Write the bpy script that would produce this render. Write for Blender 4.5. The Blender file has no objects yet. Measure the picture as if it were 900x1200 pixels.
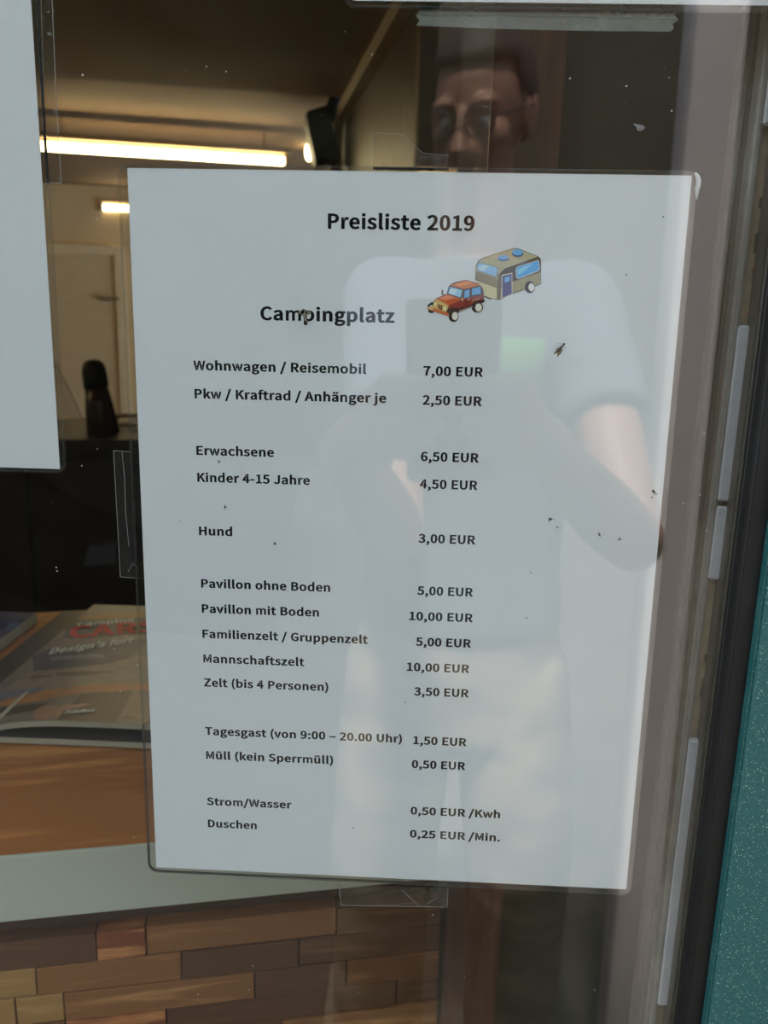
import bpy, bmesh, math, random
from mathutils import Vector, Matrix, Euler
from mathutils.geometry import tessellate_polygon, delaunay_2d_cdt
from mathutils import noise as mnoise

S = bpy.context.scene
C = S.collection
PI = math.pi
rnd = random.Random(7)

# ------------------------------------------------------------------ camera
# The frame of reference: the price list stands upright in the plane y = 0,
# its centre at x = 0, z = Z0.  The street side is y < 0, the room is y > 0.
Z0 = 1.32
CAM = Vector((0.008554, -0.337391, Z0 + 0.092873))
F = 1001.0                                    # focal length in pixels of the 900 x 1200 frame
AX = Vector((0.9987331537, 0.0460108614, 0.0203737164))      # camera right
AD = Vector((0.0297506736, -0.2133781346, -0.9765165995))    # camera down
AF = Vector((-0.0405830643, 0.9758856348, -0.2144766714))    # camera forward
cd = bpy.data.cameras.new('camera')
cam = bpy.data.objects.new('camera', cd)
C.objects.link(cam)
M = Matrix.Identity(4)
for i in range(3):
    M[i][0], M[i][1], M[i][2], M[i][3] = AX[i], -AD[i], -AF[i], CAM[i]
cam.matrix_world = M
cd.sensor_fit = 'VERTICAL'
cd.sensor_height = 36
cd.lens = F / 1200 * 36
cd.clip_start = 0.01
cd.dof.use_dof = True
cd.dof.focus_distance = 0.35
cd.dof.aperture_fstop = 17
S.camera = cam

# ------------------------------------------------------------------ sky, exposure
S.view_settings.view_transform = 'Standard'
S.view_settings.look = 'None'
S.view_settings.gamma = 1
S.view_settings.use_curve_mapping = False
S.view_settings.exposure = 0.17
w = bpy.data.worlds.new('overcast')
S.world = w
w.use_nodes = True
nt = w.node_tree
bg = nt.nodes['Background']
tc = nt.nodes.new('ShaderNodeTexCoord')
sp = nt.nodes.new('ShaderNodeSeparateXYZ')
rp = nt.nodes.new('ShaderNodeValToRGB')
nt.links.new(tc.outputs['Generated'], sp.inputs[0])
nt.links.new(sp.outputs['Z'], rp.inputs[0])
nt.links.new(rp.outputs[0], bg.inputs[0])
rp.color_ramp.elements[0].position = 0.0
rp.color_ramp.elements[0].color = (0.76, 0.88, 1.0, 1)
rp.color_ramp.elements[1].position = 1.0
rp.color_ramp.elements[1].color = (0.86, 1.0, 1.14, 1)
bg.inputs[1].default_value = 2.25


# hazy sun standing high behind the building: the door lies in the shade, the yard in the light
sd_ = bpy.data.lights.new('sun', 'SUN')
sd_.energy = 12.5
sd_.angle = math.radians(6)
sd_.color = (1.0, 0.95, 0.88)
sun = bpy.data.objects.new('sun', sd_)
C.objects.link(sun)
EL, AZ = math.radians(67), math.radians(8)      # azimuth from +y towards -x
sun.rotation_euler = Vector((-math.sin(AZ) * math.cos(EL), math.cos(AZ) * math.cos(EL), math.sin(EL))).to_track_quat('Z', 'Y').to_euler()
sun.location = (0, 3, 6)


# ------------------------------------------------------------------ helpers: places
def ray(u, v):
    return AX * ((u - 450) / F) + AD * ((v - 600) / F) + AF


def at_y(u, v, y=0.0):
    r = ray(u, v)
    return CAM + r * ((y - CAM.y) / r.y)


def at_z(u, v, z):
    r = ray(u, v)
    return CAM + r * ((z - CAM.z) / r.z)


TH = math.radians(13.0)                       # the room stands turned against the window
U = Vector((math.cos(TH), math.sin(TH), 0))   # along the counter
Wd = Vector((-math.sin(TH), math.cos(TH), 0)) # into the room


def at_b(u, v, b):
    r = ray(u, v)
    return CAM + r * (b / r.dot(Wd))


def room(a, b, z):
    """room coordinates: a along the counter, b into the room, z above the floor"""
    return Vector((CAM.x, CAM.y, 0)) + U * a + Wd * b + Vector((0, 0, z))


def ab(p):
    q = p - CAM
    return q.dot(U), q.dot(Wd)


def mirrored(u, v, k):
    """the street-side point whose reflection in the pane is seen at (u, v), k metres off"""
    p = CAM + ray(u, v) * k
    return Vector((p.x, -p.y - 0.007, p.z))


# ------------------------------------------------------------------ helpers: objects
def new_mesh_obj(name, bm, mat, parent=None, smooth=False, origin=None):
    if isinstance(bm, bmesh.types.BMesh):
        me = bpy.data.meshes.new(name)
        bm.normal_update()
        bm.to_mesh(me)
        bm.free()
    else:
        me = bm
    vs = me.vertices
    if parent is not None:
        off = wloc(parent)
        org = off
    else:
        if origin is None and len(vs):
            xs = [v.co.x for v in vs]; ys = [v.co.y for v in vs]; zs = [v.co.z for v in vs]
            origin = Vector(((min(xs) + max(xs)) / 2, (min(ys) + max(ys)) / 2, min(zs)))
        org = Vector(origin)
    me.transform(Matrix.Translation(-org))
    if smooth:
        for p in me.polygons:
            p.use_smooth = True
    mats = mat if isinstance(mat, (list, tuple)) else [mat]
    for m in mats:
        me.materials.append(m)
    o = bpy.data.objects.new(name, me)
    C.objects.link(o)
    if parent is not None:
        o.parent = parent
    else:
        o.location = org
    return o


def wloc(o):
    v = Vector(o.location)
    while o.parent is not None:
        o = o.parent
        v = v + Vector(o.location)
    return v


def thing(name, label, cat, loc=(0, 0, 0), group=None):
    o = bpy.data.objects.new(name, None)
    o.empty_display_size = 0.02
    C.objects.link(o)
    o.location = Vector(loc)
    o['label'] = label
    o['category'] = cat
    if group:
        o['group'] = group
    return o


def tag(o, label, cat, group=None, kind=None):
    o['label'] = label
    o['category'] = cat
    if group:
        o['group'] = group
    if kind:
        o['kind'] = kind
    return o


def struct(o, label=None):
    o['kind'] = 'structure'
    if label:
        o['label'] = label
    return o


def NB():
    return bmesh.new()


def box8(bm, pts, mi=0):
    """a hexahedron: four points of the front face in order, then the four behind them"""
    vs = [bm.verts.new(p) for p in pts]
    fs = []
    for f in ((0, 1, 2, 3), (7, 6, 5, 4), (0, 4, 5, 1), (1, 5, 6, 2), (2, 6, 7, 3), (3, 7, 4, 0)):
        fc = bm.faces.new([vs[i] for i in f])
        fc.material_index = mi
        fs.append(fc)
    bmesh.ops.recalc_face_normals(bm, faces=fs)
    return fs


def box(bm, x0, x1, y0, y1, z0, z1, mi=0, bev=0):
    fs = box8(bm, [(x0, y0, z0), (x1, y0, z0), (x1, y0, z1), (x0, y0, z1),
                   (x0, y1, z0), (x1, y1, z0), (x1, y1, z1), (x0, y1, z1)], mi)
    if bev:
        es = list({e for f in fs for e in f.edges})
        bmesh.ops.bevel(bm, geom=es, offset=bev, segments=2, affect='EDGES', profile=0.6)


def rbox(bm, a0, a1, b0, b1, z0, z1, bev=0, mi=0):
    """a box in room coordinates"""
    P = [room(a0, b0, z0), room(a1, b0, z0), room(a1, b0, z1), room(a0, b0, z1),
         room(a0, b1, z0), room(a1, b1, z0), room(a1, b1, z1), room(a0, b1, z1)]
    fs = box8(bm, P, mi)
    if bev:
        es = list({e for f in fs for e in f.edges})
        bmesh.ops.bevel(bm, geom=es, offset=bev, segments=2, affect='EDGES', profile=0.6)


def prism(bm, poly, d, mi=0):
    """closed prism: polygon (list of Vectors) pushed by vector d"""
    d = Vector(d)
    a = [bm.verts.new(Vector(p)) for p in poly]
    b = [bm.verts.new(Vector(p) + d) for p in poly]
    fs = [bm.faces.new(a), bm.faces.new(b[::-1])]
    n = len(a)
    for i in range(n):
        fs.append(bm.faces.new((a[i], b[i], b[(i + 1) % n], a[(i + 1) % n])))
    for f in fs:
        f.material_index = mi
    bmesh.ops.recalc_face_normals(bm, faces=fs)
    return fs


def frame_of(d):
    d = d.normalized()
    a = Vector((0, 0, 1)) if abs(d.z) < 0.9 else Vector((1, 0, 0))
    x = d.cross(a).normalized()
    return x, d.cross(x).normalized()


def tube(bm, pts, rads, seg=10, caps=True, squash=1.0):
    pts = [Vector(p) for p in pts]
    if not isinstance(rads, (list, tuple)):
        rads = [rads] * len(pts)
    rings = []
    x = y = None
    for i, p in enumerate(pts):
        d = (pts[min(i + 1, len(pts) - 1)] - pts[max(i - 1, 0)])
        nx, ny = frame_of(d)
        if x is not None:
            nx = (x - d.normalized() * x.dot(d.normalized())).normalized()
            ny = d.normalized().cross(nx).normalized()
        x, y = nx, ny
        rings.append([bm.verts.new(p + x * (rads[i] * math.cos(2 * PI * k / seg)) + y * (rads[i] * squash * math.sin(2 * PI * k / seg))) for k in range(seg)])
    fs = []
    for r0, r1 in zip(rings, rings[1:]):
        for k in range(seg):
            fs.append(bm.faces.new((r0[k], r0[(k + 1) % seg], r1[(k + 1) % seg], r1[k])))
    if caps:
        fs.append(bm.faces.new(rings[0][::-1]))
        fs.append(bm.faces.new(rings[-1]))
    bmesh.ops.recalc_face_normals(bm, faces=fs)
    return fs


def ball(bm, c, rx, ry=None, rz=None, seg=12, rg=8, mi=0, rot=None):
    ry = rx if ry is None else ry
    rz = rx if rz is None else rz
    mt = Matrix.Translation(Vector(c)) @ (rot.to_matrix().to_4x4() if rot else Matrix.Identity(4)) @ Matrix.Diagonal((rx, ry, rz, 1))
    r = bmesh.ops.create_uvsphere(bm, u_segments=seg, v_segments=rg, radius=1, matrix=mt)
    for f in {f for v in r['verts'] for f in v.link_faces}:
        f.material_index = mi
    return r['verts']


def rounded_rect(x0, x1, z0, z1, r, y, n=6):
    out = []
    for cx, cz, a0 in ((x1 - r, z1 - r, 0), (x0 + r, z1 - r, 90), (x0 + r, z0 + r, 180), (x1 - r, z0 + r, 270)):
        for k in range(n + 1):
            a = math.radians(a0 + 90 * k / n)
            out.append(Vector((cx + r * math.cos(a), y, cz + r * math.sin(a))))
    return out


# ------------------------------------------------------------------ helpers: materials
MATS = {}


def node_mat(name):
    m = bpy.data.materials.new(name)
    m.use_nodes = True
    MATS[name] = m
    t = m.node_tree
    return m, t, t.nodes['Principled BSDF'], t.nodes['Material Output']


def N(t, kind, **kw):
    n = t.nodes.new(kind)
    for k, v in kw.items():
        if k in n.inputs.keys():
            n.inputs[k].default_value = v
        else:
            setattr(n, k, v)
    return n


def plain(name, col, rough=0.5, var=0.12, scale=20, metal=0.0, bump=0.0, spec=0.5, stretch=None, col2=None, coat=0.0):
    """a colour broken up by noise, with fine relief"""
    m, t, p, o = node_mat(name)
    tcn = N(t, 'ShaderNodeTexCoord')
    mp = N(t, 'ShaderNodeMapping')
    t.links.new(tcn.outputs['Object'], mp.inputs[0])
    if stretch:
        mp.inputs['Scale'].default_value = stretch
    nz = N(t, 'ShaderNodeTexNoise', Scale=scale, Detail=5.0)
    t.links.new(mp.outputs[0], nz.inputs['Vector'])
    r = N(t, 'ShaderNodeValToRGB')
    a = [max(0, c * (1 - var)) for c in col]
    b = list(col2) if col2 else [min(1, c * (1 + var)) for c in col]
    r.color_ramp.elements[0].position = 0.3
    r.color_ramp.elements[1].position = 0.7
    r.color_ramp.elements[0].color = (*a, 1)
    r.color_ramp.elements[1].color = (*b, 1)
    t.links.new(nz.outputs['Fac'], r.inputs[0])
    t.links.new(r.outputs[0], p.inputs['Base Color'])
    p.inputs['Roughness'].default_value = rough
    p.inputs['Metallic'].default_value = metal
    p.inputs['Specular IOR Level'].default_value = spec
    p.inputs['Coat Weight'].default_value = coat
    if bump:
        bn = N(t, 'ShaderNodeBump', Strength=bump, Distance=0.002)
        t.links.new(nz.outputs['Fac'], bn.inputs['Height'])
        t.links.new(bn.outputs[0], p.inputs['Normal'])
    return m


def wood(name, dark, light, scale=6.0, along=(1, 0, 0), rough=0.45, turned=True, ring=9.0, knot=False):
    """grain running along the given axis (of the room when turned)"""
    m, t, p, o = node_mat(name)
    tcn = N(t, 'ShaderNodeTexCoord')
    oi = N(t, 'ShaderNodeObjectInfo')
    mr = N(t, 'ShaderNodeMapping')
    if turned:
        mr.inputs['Rotation'].default_value = (0, 0, -TH)
    t.links.new(tcn.outputs['Object'], mr.inputs[0])
    sc = [scale * (0.10 if a else 1.0) for a in along]
    mp = N(t, 'ShaderNodeMapping')
    mp.inputs['Scale'].default_value = sc
    t.links.new(mr.outputs[0], mp.inputs[0])
    ad = N(t, 'ShaderNodeVectorMath', operation='ADD')
    sc2 = N(t, 'ShaderNodeVectorMath', operation='SCALE')
    sc2.inputs[0].default_value = (37, 19, 53)
    t.links.new(oi.outputs['Random'], sc2.inputs['Scale'])
    t.links.new(mp.outputs[0], ad.inputs[0])
    t.links.new(sc2.outputs[0], ad.inputs[1])
    nz = N(t, 'ShaderNodeTexNoise', Scale=1.0, Detail=6.0, Distortion=0.6)
    t.links.new(ad.outputs[0], nz.inputs['Vector'])
    ml = N(t, 'ShaderNodeMath', operation='MULTIPLY')
    ml.inputs[1].default_value = ring
    t.links.new(nz.outputs['Fac'], ml.inputs[0])
    sn = N(t, 'ShaderNodeMath', operation='SINE')
    t.links.new(ml.outputs[0], sn.inputs[0])
    mrg = N(t, 'ShaderNodeMapRange')
    mrg.inputs['From Min'].default_value = -1
    t.links.new(sn.outputs[0], mrg.inputs['Value'])
    fine = N(t, 'ShaderNodeTexNoise', Scale=9.0, Detail=4.0)
    t.links.new(ad.outputs[0], fine.inputs['Vector'])
    mx = N(t, 'ShaderNodeMath', operation='MULTIPLY')
    t.links.new(mrg.outputs[0], mx.inputs[0])
    t.links.new(fine.outputs['Fac'], mx.inputs[1])
    r = N(t, 'ShaderNodeValToRGB')
    r.color_ramp.elements[0].position = 0.05
    r.color_ramp.elements[1].position = 0.6
    r.color_ramp.elements[0].color = (*dark, 1)
    r.color_ramp.elements[1].color = (*light, 1)
    t.links.new(mx.outputs[0], r.inputs[0])
    t.links.new(r.outputs[0], p.inputs['Base Color'])
    p.inputs['Roughness'].default_value = rough
    bn = N(t, 'ShaderNodeBump', Strength=0.15, Distance=0.001)
    t.links.new(mx.outputs[0], bn.inputs['Height'])
    t.links.new(bn.outputs[0], p.inputs['Normal'])
    return m


def emit(name, col, s):
    m, t, p, o = node_mat(name)
    p.inputs['Base Color'].default_value = (*col, 1)
    p.inputs['Emission Color'].default_value = (*col, 1)
    p.inputs['Emission Strength'].default_value = s
    return m


def clear(name, ior=1.5, tint=(1, 1, 1), rough=0.0, haze=0.0, hazecol=(.8, .8, .8), wave=0.0, blotch=None, wscale=40.0):
    """thin clear sheet: passes light straight on, mirrors by Fresnel, with a little diffuse haze or dust"""
    m, t, p, o = node_mat(name)
    t.nodes.remove(p)
    geo = N(t, 'ShaderNodeNewGeometry')
    io = N(t, 'ShaderNodeMix')
    io.data_type = 'FLOAT'
    io.inputs[2].default_value = ior
    io.inputs[3].default_value = 1 / ior
    t.links.new(geo.outputs['Backfacing'], io.inputs[0])
    fr = N(t, 'ShaderNodeFresnel')
    t.links.new(io.outputs[0], fr.inputs['IOR'])
    tr = N(t, 'ShaderNodeBsdfTransparent')
    tr.inputs[0].default_value = (*tint, 1)
    gl = N(t, 'ShaderNodeBsdfGlossy')
    gl.inputs['Roughness'].default_value = rough
    tcn = N(t, 'ShaderNodeTexCoord')
    if wave:
        nz = N(t, 'ShaderNodeTexNoise', Scale=wscale, Detail=2.0)
        t.links.new(tcn.outputs['Object'], nz.inputs['Vector'])
        bn = N(t, 'ShaderNodeBump', Strength=wave, Distance=0.001)
        t.links.new(nz.outputs['Fac'], bn.inputs['Height'])
        t.links.new(bn.outputs[0], gl.inputs['Normal'])
    mx = N(t, 'ShaderNodeMixShader')
    t.links.new(fr.outputs[0], mx.inputs[0])
    t.links.new(tr.outputs[0], mx.inputs[1])
    t.links.new(gl.outputs[0], mx.inputs[2])
    last = mx
    if haze or blotch:
        df = N(t, 'ShaderNodeBsdfDiffuse')
        df.inputs[0].default_value = (*hazecol, 1)
        tl = N(t, 'ShaderNodeBsdfTranslucent')
        tl.inputs[0].default_value = (*hazecol, 1)
        dm = N(t, 'ShaderNodeMixShader')
        dm.inputs[0].default_value = 0.35
        t.links.new(df.outputs[0], dm.inputs[1])
        t.links.new(tl.outputs[0], dm.inputs[2])
        m2 = N(t, 'ShaderNodeMixShader')
        m2.inputs[0].default_value = haze
        if blotch:
            sc, lo, hi, amt = blotch
            nz2 = N(t, 'ShaderNodeTexNoise', Scale=sc, Detail=6.0, Roughness=0.7)
            t.links.new(tcn.outputs['Object'], nz2.inputs['Vector'])
            mr = N(t, 'ShaderNodeMapRange')
            mr.inputs['From Min'].default_value = lo
            mr.inputs['From Max'].default_value = hi
            mr.inputs['To Min'].default_value = haze
            mr.inputs['To Max'].default_value = amt
            t.links.new(nz2.outputs['Fac'], mr.inputs['Value'])
            t.links.new(mr.outputs[0], m2.inputs[0])
        t.links.new(mx.outputs[0], m2.inputs[1])
        t.links.new(dm.outputs[0], m2.inputs[2])
        last = m2
    t.links.new(last.outputs[0], o.inputs[0])
    return m


m_glass = clear('window_glass', 1.52, (0.985, 0.995, 0.99), haze=0.0, blotch=(6.0, 0.45, 0.9, 0.006))
m_film = clear('laminate_film', 1.45, (0.99, 0.99, 0.985), rough=0.03, haze=0.003, wave=0.06, wscale=18)
m_rim = clear('sealed_rim', 1.25, (0.97, 0.97, 0.95), rough=0.12, haze=0.03, wave=0.6, wscale=400)
m_tape = clear('clear_tape', 1.48, (0.95, 0.95, 0.93), rough=0.08, haze=0.012, wave=0.5, wscale=300, blotch=(500.0, 0.60, 0.74, 0.30))
m_tape_edge = clear('tape_edge', 1.5, (0.85, 0.85, 0.8), rough=0.2, haze=0.30)
m_glint = clear('white_glint', 1.5, (.95, .95, .92), rough=0.2, haze=0.85, hazecol=(.9, .9, .88))  # whitish film that paints the bright glint on the laminate corner
m_tape_mat = clear('matt_tape', 1.48, (0.75, 0.77, 0.74), rough=0.4, haze=0.20, hazecol=(.62, .66, .60), blotch=(90.0, 0.4, 0.75, 0.30))
m_paper = plain('paper_white', (0.80, 0.82, 0.84), rough=0.75, var=0.02, scale=900, bump=0.03)
m_ink = plain('black_print', (0.006, 0.006, 0.007), rough=0.9, var=0.3, scale=900, spec=0.1)
m_beige = plain('beige_plaster', (0.72, 0.55, 0.33), rough=0.85, var=0.05, scale=3, bump=0.05)
m_ceil = plain('brown_ceiling', (0.30, 0.19, 0.12), rough=0.8, var=0.08, scale=2.0)
m_ceil2 = plain('light_brown_ceiling', (0.34, 0.225, 0.135), rough=0.8, var=0.05, scale=2.0)
m_dark = plain('dark_stained_wood', (0.030, 0.017, 0.012), rough=0.5, var=0.3, scale=6)
m_black = plain('black_plastic', (0.006, 0.006, 0.008), rough=0.45, var=0.3, scale=30)
m_rubber = plain('black_rubber', (0.006, 0.006, 0.006), rough=0.6, var=0.4, scale=60, bump=0.1)
m_grey_wall = plain('grey_brown_wall', (0.075, 0.062, 0.042), rough=0.8, var=0.06, scale=30, bump=0.05)
m_edge = plain('grey_white_worktop_edge', (0.44, 0.46, 0.37), rough=0.35, var=0.03, scale=8)
m_alu = plain('grey_brown_frame_paint', (0.13, 0.11, 0.085), rough=0.45, var=0.12, scale=120, bump=0.1)
m_plate = plain('grey_lilac_plate', (0.55, 0.53, 0.54), rough=0.4, var=0.06, scale=200, bump=0.05)
m_channel = plain('tan_channel', (0.34, 0.25, 0.16), rough=0.5, var=0.15, scale=150)
m_notch = plain('olive_notch', (0.09, 0.08, 0.04), rough=0.6)
m_screw = plain('coppery_screw', (0.55, 0.25, 0.13), rough=0.35, metal=0.7)
m_steel = plain('bright_steel', (0.9, 0.85, 0.75), rough=0.15, metal=1.0, var=0.05)
m_door = wood('brown_door_wood', (0.065, 0.024, 0.011), (0.15, 0.062, 0.030), scale=60, along=(0, 0, 1), ring=7)
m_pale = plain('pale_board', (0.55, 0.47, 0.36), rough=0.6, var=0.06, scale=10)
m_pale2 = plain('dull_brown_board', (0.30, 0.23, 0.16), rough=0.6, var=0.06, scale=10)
m_counter = wood('orange_worktop_wood', (0.36, 0.125, 0.03), (0.62, 0.26, 0.07), scale=55, along=(1, 0, 0), ring=11, rough=0.35)
HC = CAM.z + 0.90                              # ceiling
HT = CAM.z - 0.31                              # top of the counter

# ------------------------------------------------------------------ the room behind the glass
bm = NB()
FX0, FX1 = -6.75, 2.6
c_fl = [Vector((FX0, 0.03, 0)), Vector((FX1, 0.03, 0)), room(2.9, 7.1, 0), room(-6.5, 7.1, 0)]
prism(bm, [p - Vector((0, 0, 0.05)) for p in c_fl], (0, 0, 0.05))
struct(new_mesh_obj('floor', bm, plain('floor_lino', (0.10, 0.075, 0.05), rough=0.5)))

bc1 = 0.5 * (ab(at_z(60, 95, HC))[1] + ab(at_z(400, 110, HC))[1])
bm = NB()
fp = room(0, bc1, 0) ; 
near = [Vector((FX0, 0.03, HC)), Vector((FX1, 0.03, HC)), room(2.9, bc1, HC), room(-6.5, bc1, HC)]
prism(bm, near, (0, 0, 0.16))
o_c = struct(new_mesh_obj('ceiling', bm, m_ceil))
bm = NB()
prism(bm, [room(2.9, bc1, HC + 0.05), room(-6.5, bc1, HC + 0.05), room(-6.5, 7.1, HC + 0.05), room(2.9, 7.1, HC + 0.05)], (0, 0, 0.11))
new_mesh_obj('ceiling_panel', bm, m_ceil2, o_c)

bm = NB(); rbox(bm, -6.6, 3.0, 6.9, 7.05, 0, HC + 0.05)
struct(new_mesh_obj('wall_back', bm, m_beige))
bm = NB(); rbox(bm, -6.7, -6.5, 1.95, 6.9, 0, HC)
struct(new_mesh_obj('wall_left', bm, m_beige))
A1 = 0.5 * (ab(at_z(472, 15, HC))[0] + ab(at_z(392, 150, HC))[0])
bm = NB()
rbox(bm, A1, A1 + 0.10, 1.86, 4.10, 0, HC)
rbox(bm, A1 + 0.10, 2.6, 1.90, 2.0, 0, HC)
struct(new_mesh_obj('wall_right', bm, wood('dark_panel_wood', (0.10, 0.06, 0.032), (0.17, 0.105, 0.058), scale=20, along=(0, 0, 1))))
bm = NB()                                      # pale strip under the ceiling and down the far corner
rbox(bm, A1 - 0.045, A1, 1.86, 4.14, HC - 0.05, HC, bev=0.004)
rbox(bm, A1 - 0.045, A1 + 0.03, 4.10, 4.14, 0, HC - 0.05, bev=0.004)
struct(new_mesh_obj('trim_1', bm, plain('pale_trim', (0.62, 0.50, 0.33), rough=0.6, var=0.08)))

# front wall around the glazed door
bm = NB()
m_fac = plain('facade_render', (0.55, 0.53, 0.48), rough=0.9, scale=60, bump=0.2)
box(bm, FX0, -0.70, 0.0, 0.12, 0, 2.48)
box(bm, 0.30, FX1, 0.0, 0.12, 0, 2.48)
box(bm, -0.70, 0.30, 0.0, 0.12, 2.18, 2.48)
struct(new_mesh_obj('wall_front', bm, m_fac))
bm = NB()
box(bm, FX0, FX1, -0.05, 0.124, 2.48, 2.56)
struct(new_mesh_obj('trim_2', bm, m_fac))
bm = NB(); box(bm, FX1 - 0.1, FX1, 0.12, 1.4, 0, HC)
struct(new_mesh_obj('wall_side', bm, m_fac))

bm = NB(); box(bm, -7.4, 4.6, 0.125, 8.4, 2.48, 2.56)
struct(new_mesh_obj('roof', bm, m_fac))

# back-wall door with frame and handle, seen between the two sheets
BW = 6.9
def bw(u, v):
    return ab(at_b(u, v, BW))[0]
d1 = thing('door_1', 'beige door in the far wall', 'door', room(bw(90, 400), BW, 0))
del d1['category']; d1['kind'] = 'structure'
a0, a1 = bw(52, 400), bw(139, 400)
zt = at_b(120, 300, BW).z
bm = NB(); rbox(bm, a0, a1, BW - 0.035, BW, 0.0, zt)
new_mesh_obj('door_leaf', bm, plain('door_beige', (0.70, 0.54, 0.34), rough=0.5, var=0.04), d1)
bm = NB()
rbox(bm, a1, a1 + 0.07, BW - 0.06, BW, 0, zt + 0.07, bev=0.004)
rbox(bm, a0, a1, BW - 0.06, BW, zt, zt + 0.07, bev=0.004)
new_mesh_obj('door_frame', bm, plain('frame_beige', (0.80, 0.64, 0.42), rough=0.5, var=0.04), d1)
bm = NB()
zh = at_b(128, 350, BW).z
rbox(bm, bw(119, 350), bw(141, 350), BW - 0.085, BW - 0.07, zh - 0.012, zh + 0.012, bev=0.003)
rbox(bm, bw(119, 350) + 0.0, bw(119, 350) + 0.03, BW - 0.085, BW - 0.035, zh - 0.012, zh + 0.02)
new_mesh_obj('door_handle', bm, plain('handle_brown', (0.28, 0.19, 0.11), rough=0.4), d1)

# fluorescent tubes
def tube_lamp(name, u0, v0, u1, v1, h, label, s=14, grp='ceiling tube lamps'):
    p, q = at_z(u0, v0, CAM.z + h), at_z(u1, v1, CAM.z + h)
    t = thing(name, label, 'lamp', (p + q) / 2, grp)
    bm = NB(); tube(bm, [p, q], 0.021, seg=12)
    new_mesh_obj('lamp_tube', bm, m_tube, t, smooth=True)
    d = (q - p).normalized(); n = Vector((0, 0, 1)); sd = d.cross(n) * 0.03
    bm = NB()
    up = p.z + 0.06
    a = p - d * 0.04; b = q + d * 0.04
    zz = lambda P, z: Vector((P.x, P.y, z))
    box8(bm, [zz(a - sd, p.z + .035), zz(b - sd, p.z + .035), zz(b - sd, up), zz(a - sd, up), zz(a + sd, p.z + .035), zz(b + sd, p.z + .035), zz(b + sd, up), zz(a + sd, up)])
    new_mesh_obj('lamp_housing', bm, m_house, t)
    top_ = HC + 0.05 if ab((p + q) / 2)[1] > bc1 else HC
    for e in (p + d * .1, q - d * .1):
        bm = NB(); tube(bm, [zz(e, up), zz(e, top_)], 0.004, seg=6)
        new_mesh_obj('hanger', bm, m_house, t)
    for e, sgn in ((p, -1), (q, 1)):
        bm = NB(); tube(bm, [e, e + d * 0.03 * sgn], 0.024, seg=10)
        c = e + d * 0.015 * sgn
        box(bm, c.x - .012, c.x + .012, c.y - .012, c.y + .012, c.z, c.z + .05)
        new_mesh_obj('lamp_socket', bm, m_house, t)
    return t
m_tube = emit('lit_tube', (1.0, 0.80, 0.42), 15)
m_house = plain('lamp_housing', (0.42, 0.31, 0.19), rough=0.5)
tube_lamp('tube_lamp', 48, 171, 333, 189, 0.80, 'long glowing fluorescent tube running above the price list', 'lamp')
tube_lamp('tube_lamp', 121, 243, 300, 252, 0.80, 'farther glowing tube lamp, lower down at the left edge of the price list')
# two unseen tube lamps added beyond the frame to brighten the room
for (a, b) in ((-3.4, 5.2), (-1.8, 2.0)):
    p, q = room(a - 0.6, b, CAM.z + 0.8), room(a + 0.6, b, CAM.z + 0.8)
    t = thing('tube_lamp', 'added tube lamp outside the picture to the left, brightening the room' if a < -3 else 'added tube lamp nearer the window, outside the picture, brightening the room', 'lamp', (p + q) / 2, 'ceiling tube lamps')
    bm = NB(); tube(bm, [p, q], 0.021, seg=12)
    new_mesh_obj('lamp_tube', bm, m_tube, t, smooth=True)
    bm = NB(); rbox(bm, a - 0.62, a + 0.62, b - 0.03, b + 0.03, CAM.z + 0.835, CAM.z + 0.86)
    new_mesh_obj('lamp_housing', bm, m_house, t)
    for e in (-.5, .5):
        bm = NB(); r0 = room(a + e, b, CAM.z + 0.86); tube(bm, [r0, Vector((r0.x, r0.y, HC + (0.05 if b > bc1 else 0)))], 0.004, seg=6)
        new_mesh_obj('hanger', bm, m_house, t)

# small bulb, speaker near the end of the side wall
p = at_b(362, 178, 5.0)
t = thing('wall_bulb', 'small glowing bulb beside the hanging black speaker', 'lamp', p)
bm = NB(); ball(bm, p, 0.022, 0.022, 0.048)
new_mesh_obj('bulb', bm, m_tube, t, smooth=True)
bm = NB(); tube(bm, [p + Vector((0, 0, .045)), Vector((p.x, p.y, HC + 0.05))], 0.012, seg=8)
new_mesh_obj('bulb_cord', bm, m_house, t)
bs = 3.9
q = [at_b(358, 130, bs), at_b(384, 122, bs), at_b(400, 186, bs), at_b(371, 196, bs)]
t = thing('speaker', 'black box speaker hanging tilted under the brown ceiling', 'speaker', (q[2] + q[3]) / 2)
bm = NB(); fs = prism(bm, [q[3], q[2], q[1], q[0]], Wd * 0.15)
bmesh.ops.bevel(bm, geom=list({e for f in fs for e in f.edges}), offset=0.008, segments=2, affect='EDGES')
new_mesh_obj('speaker_box', bm, m_black, t)
bm = NB()
tube(bm, [at_b(384, 140, bs + .05), at_b(392, 120, bs + .05), Vector((at_b(392, 120, bs + .05).x, at_b(392, 120, bs + .05).y, HC + 0.05))], 0.03, seg=8)
new_mesh_obj('speaker_bracket', bm, m_black, t)

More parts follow.
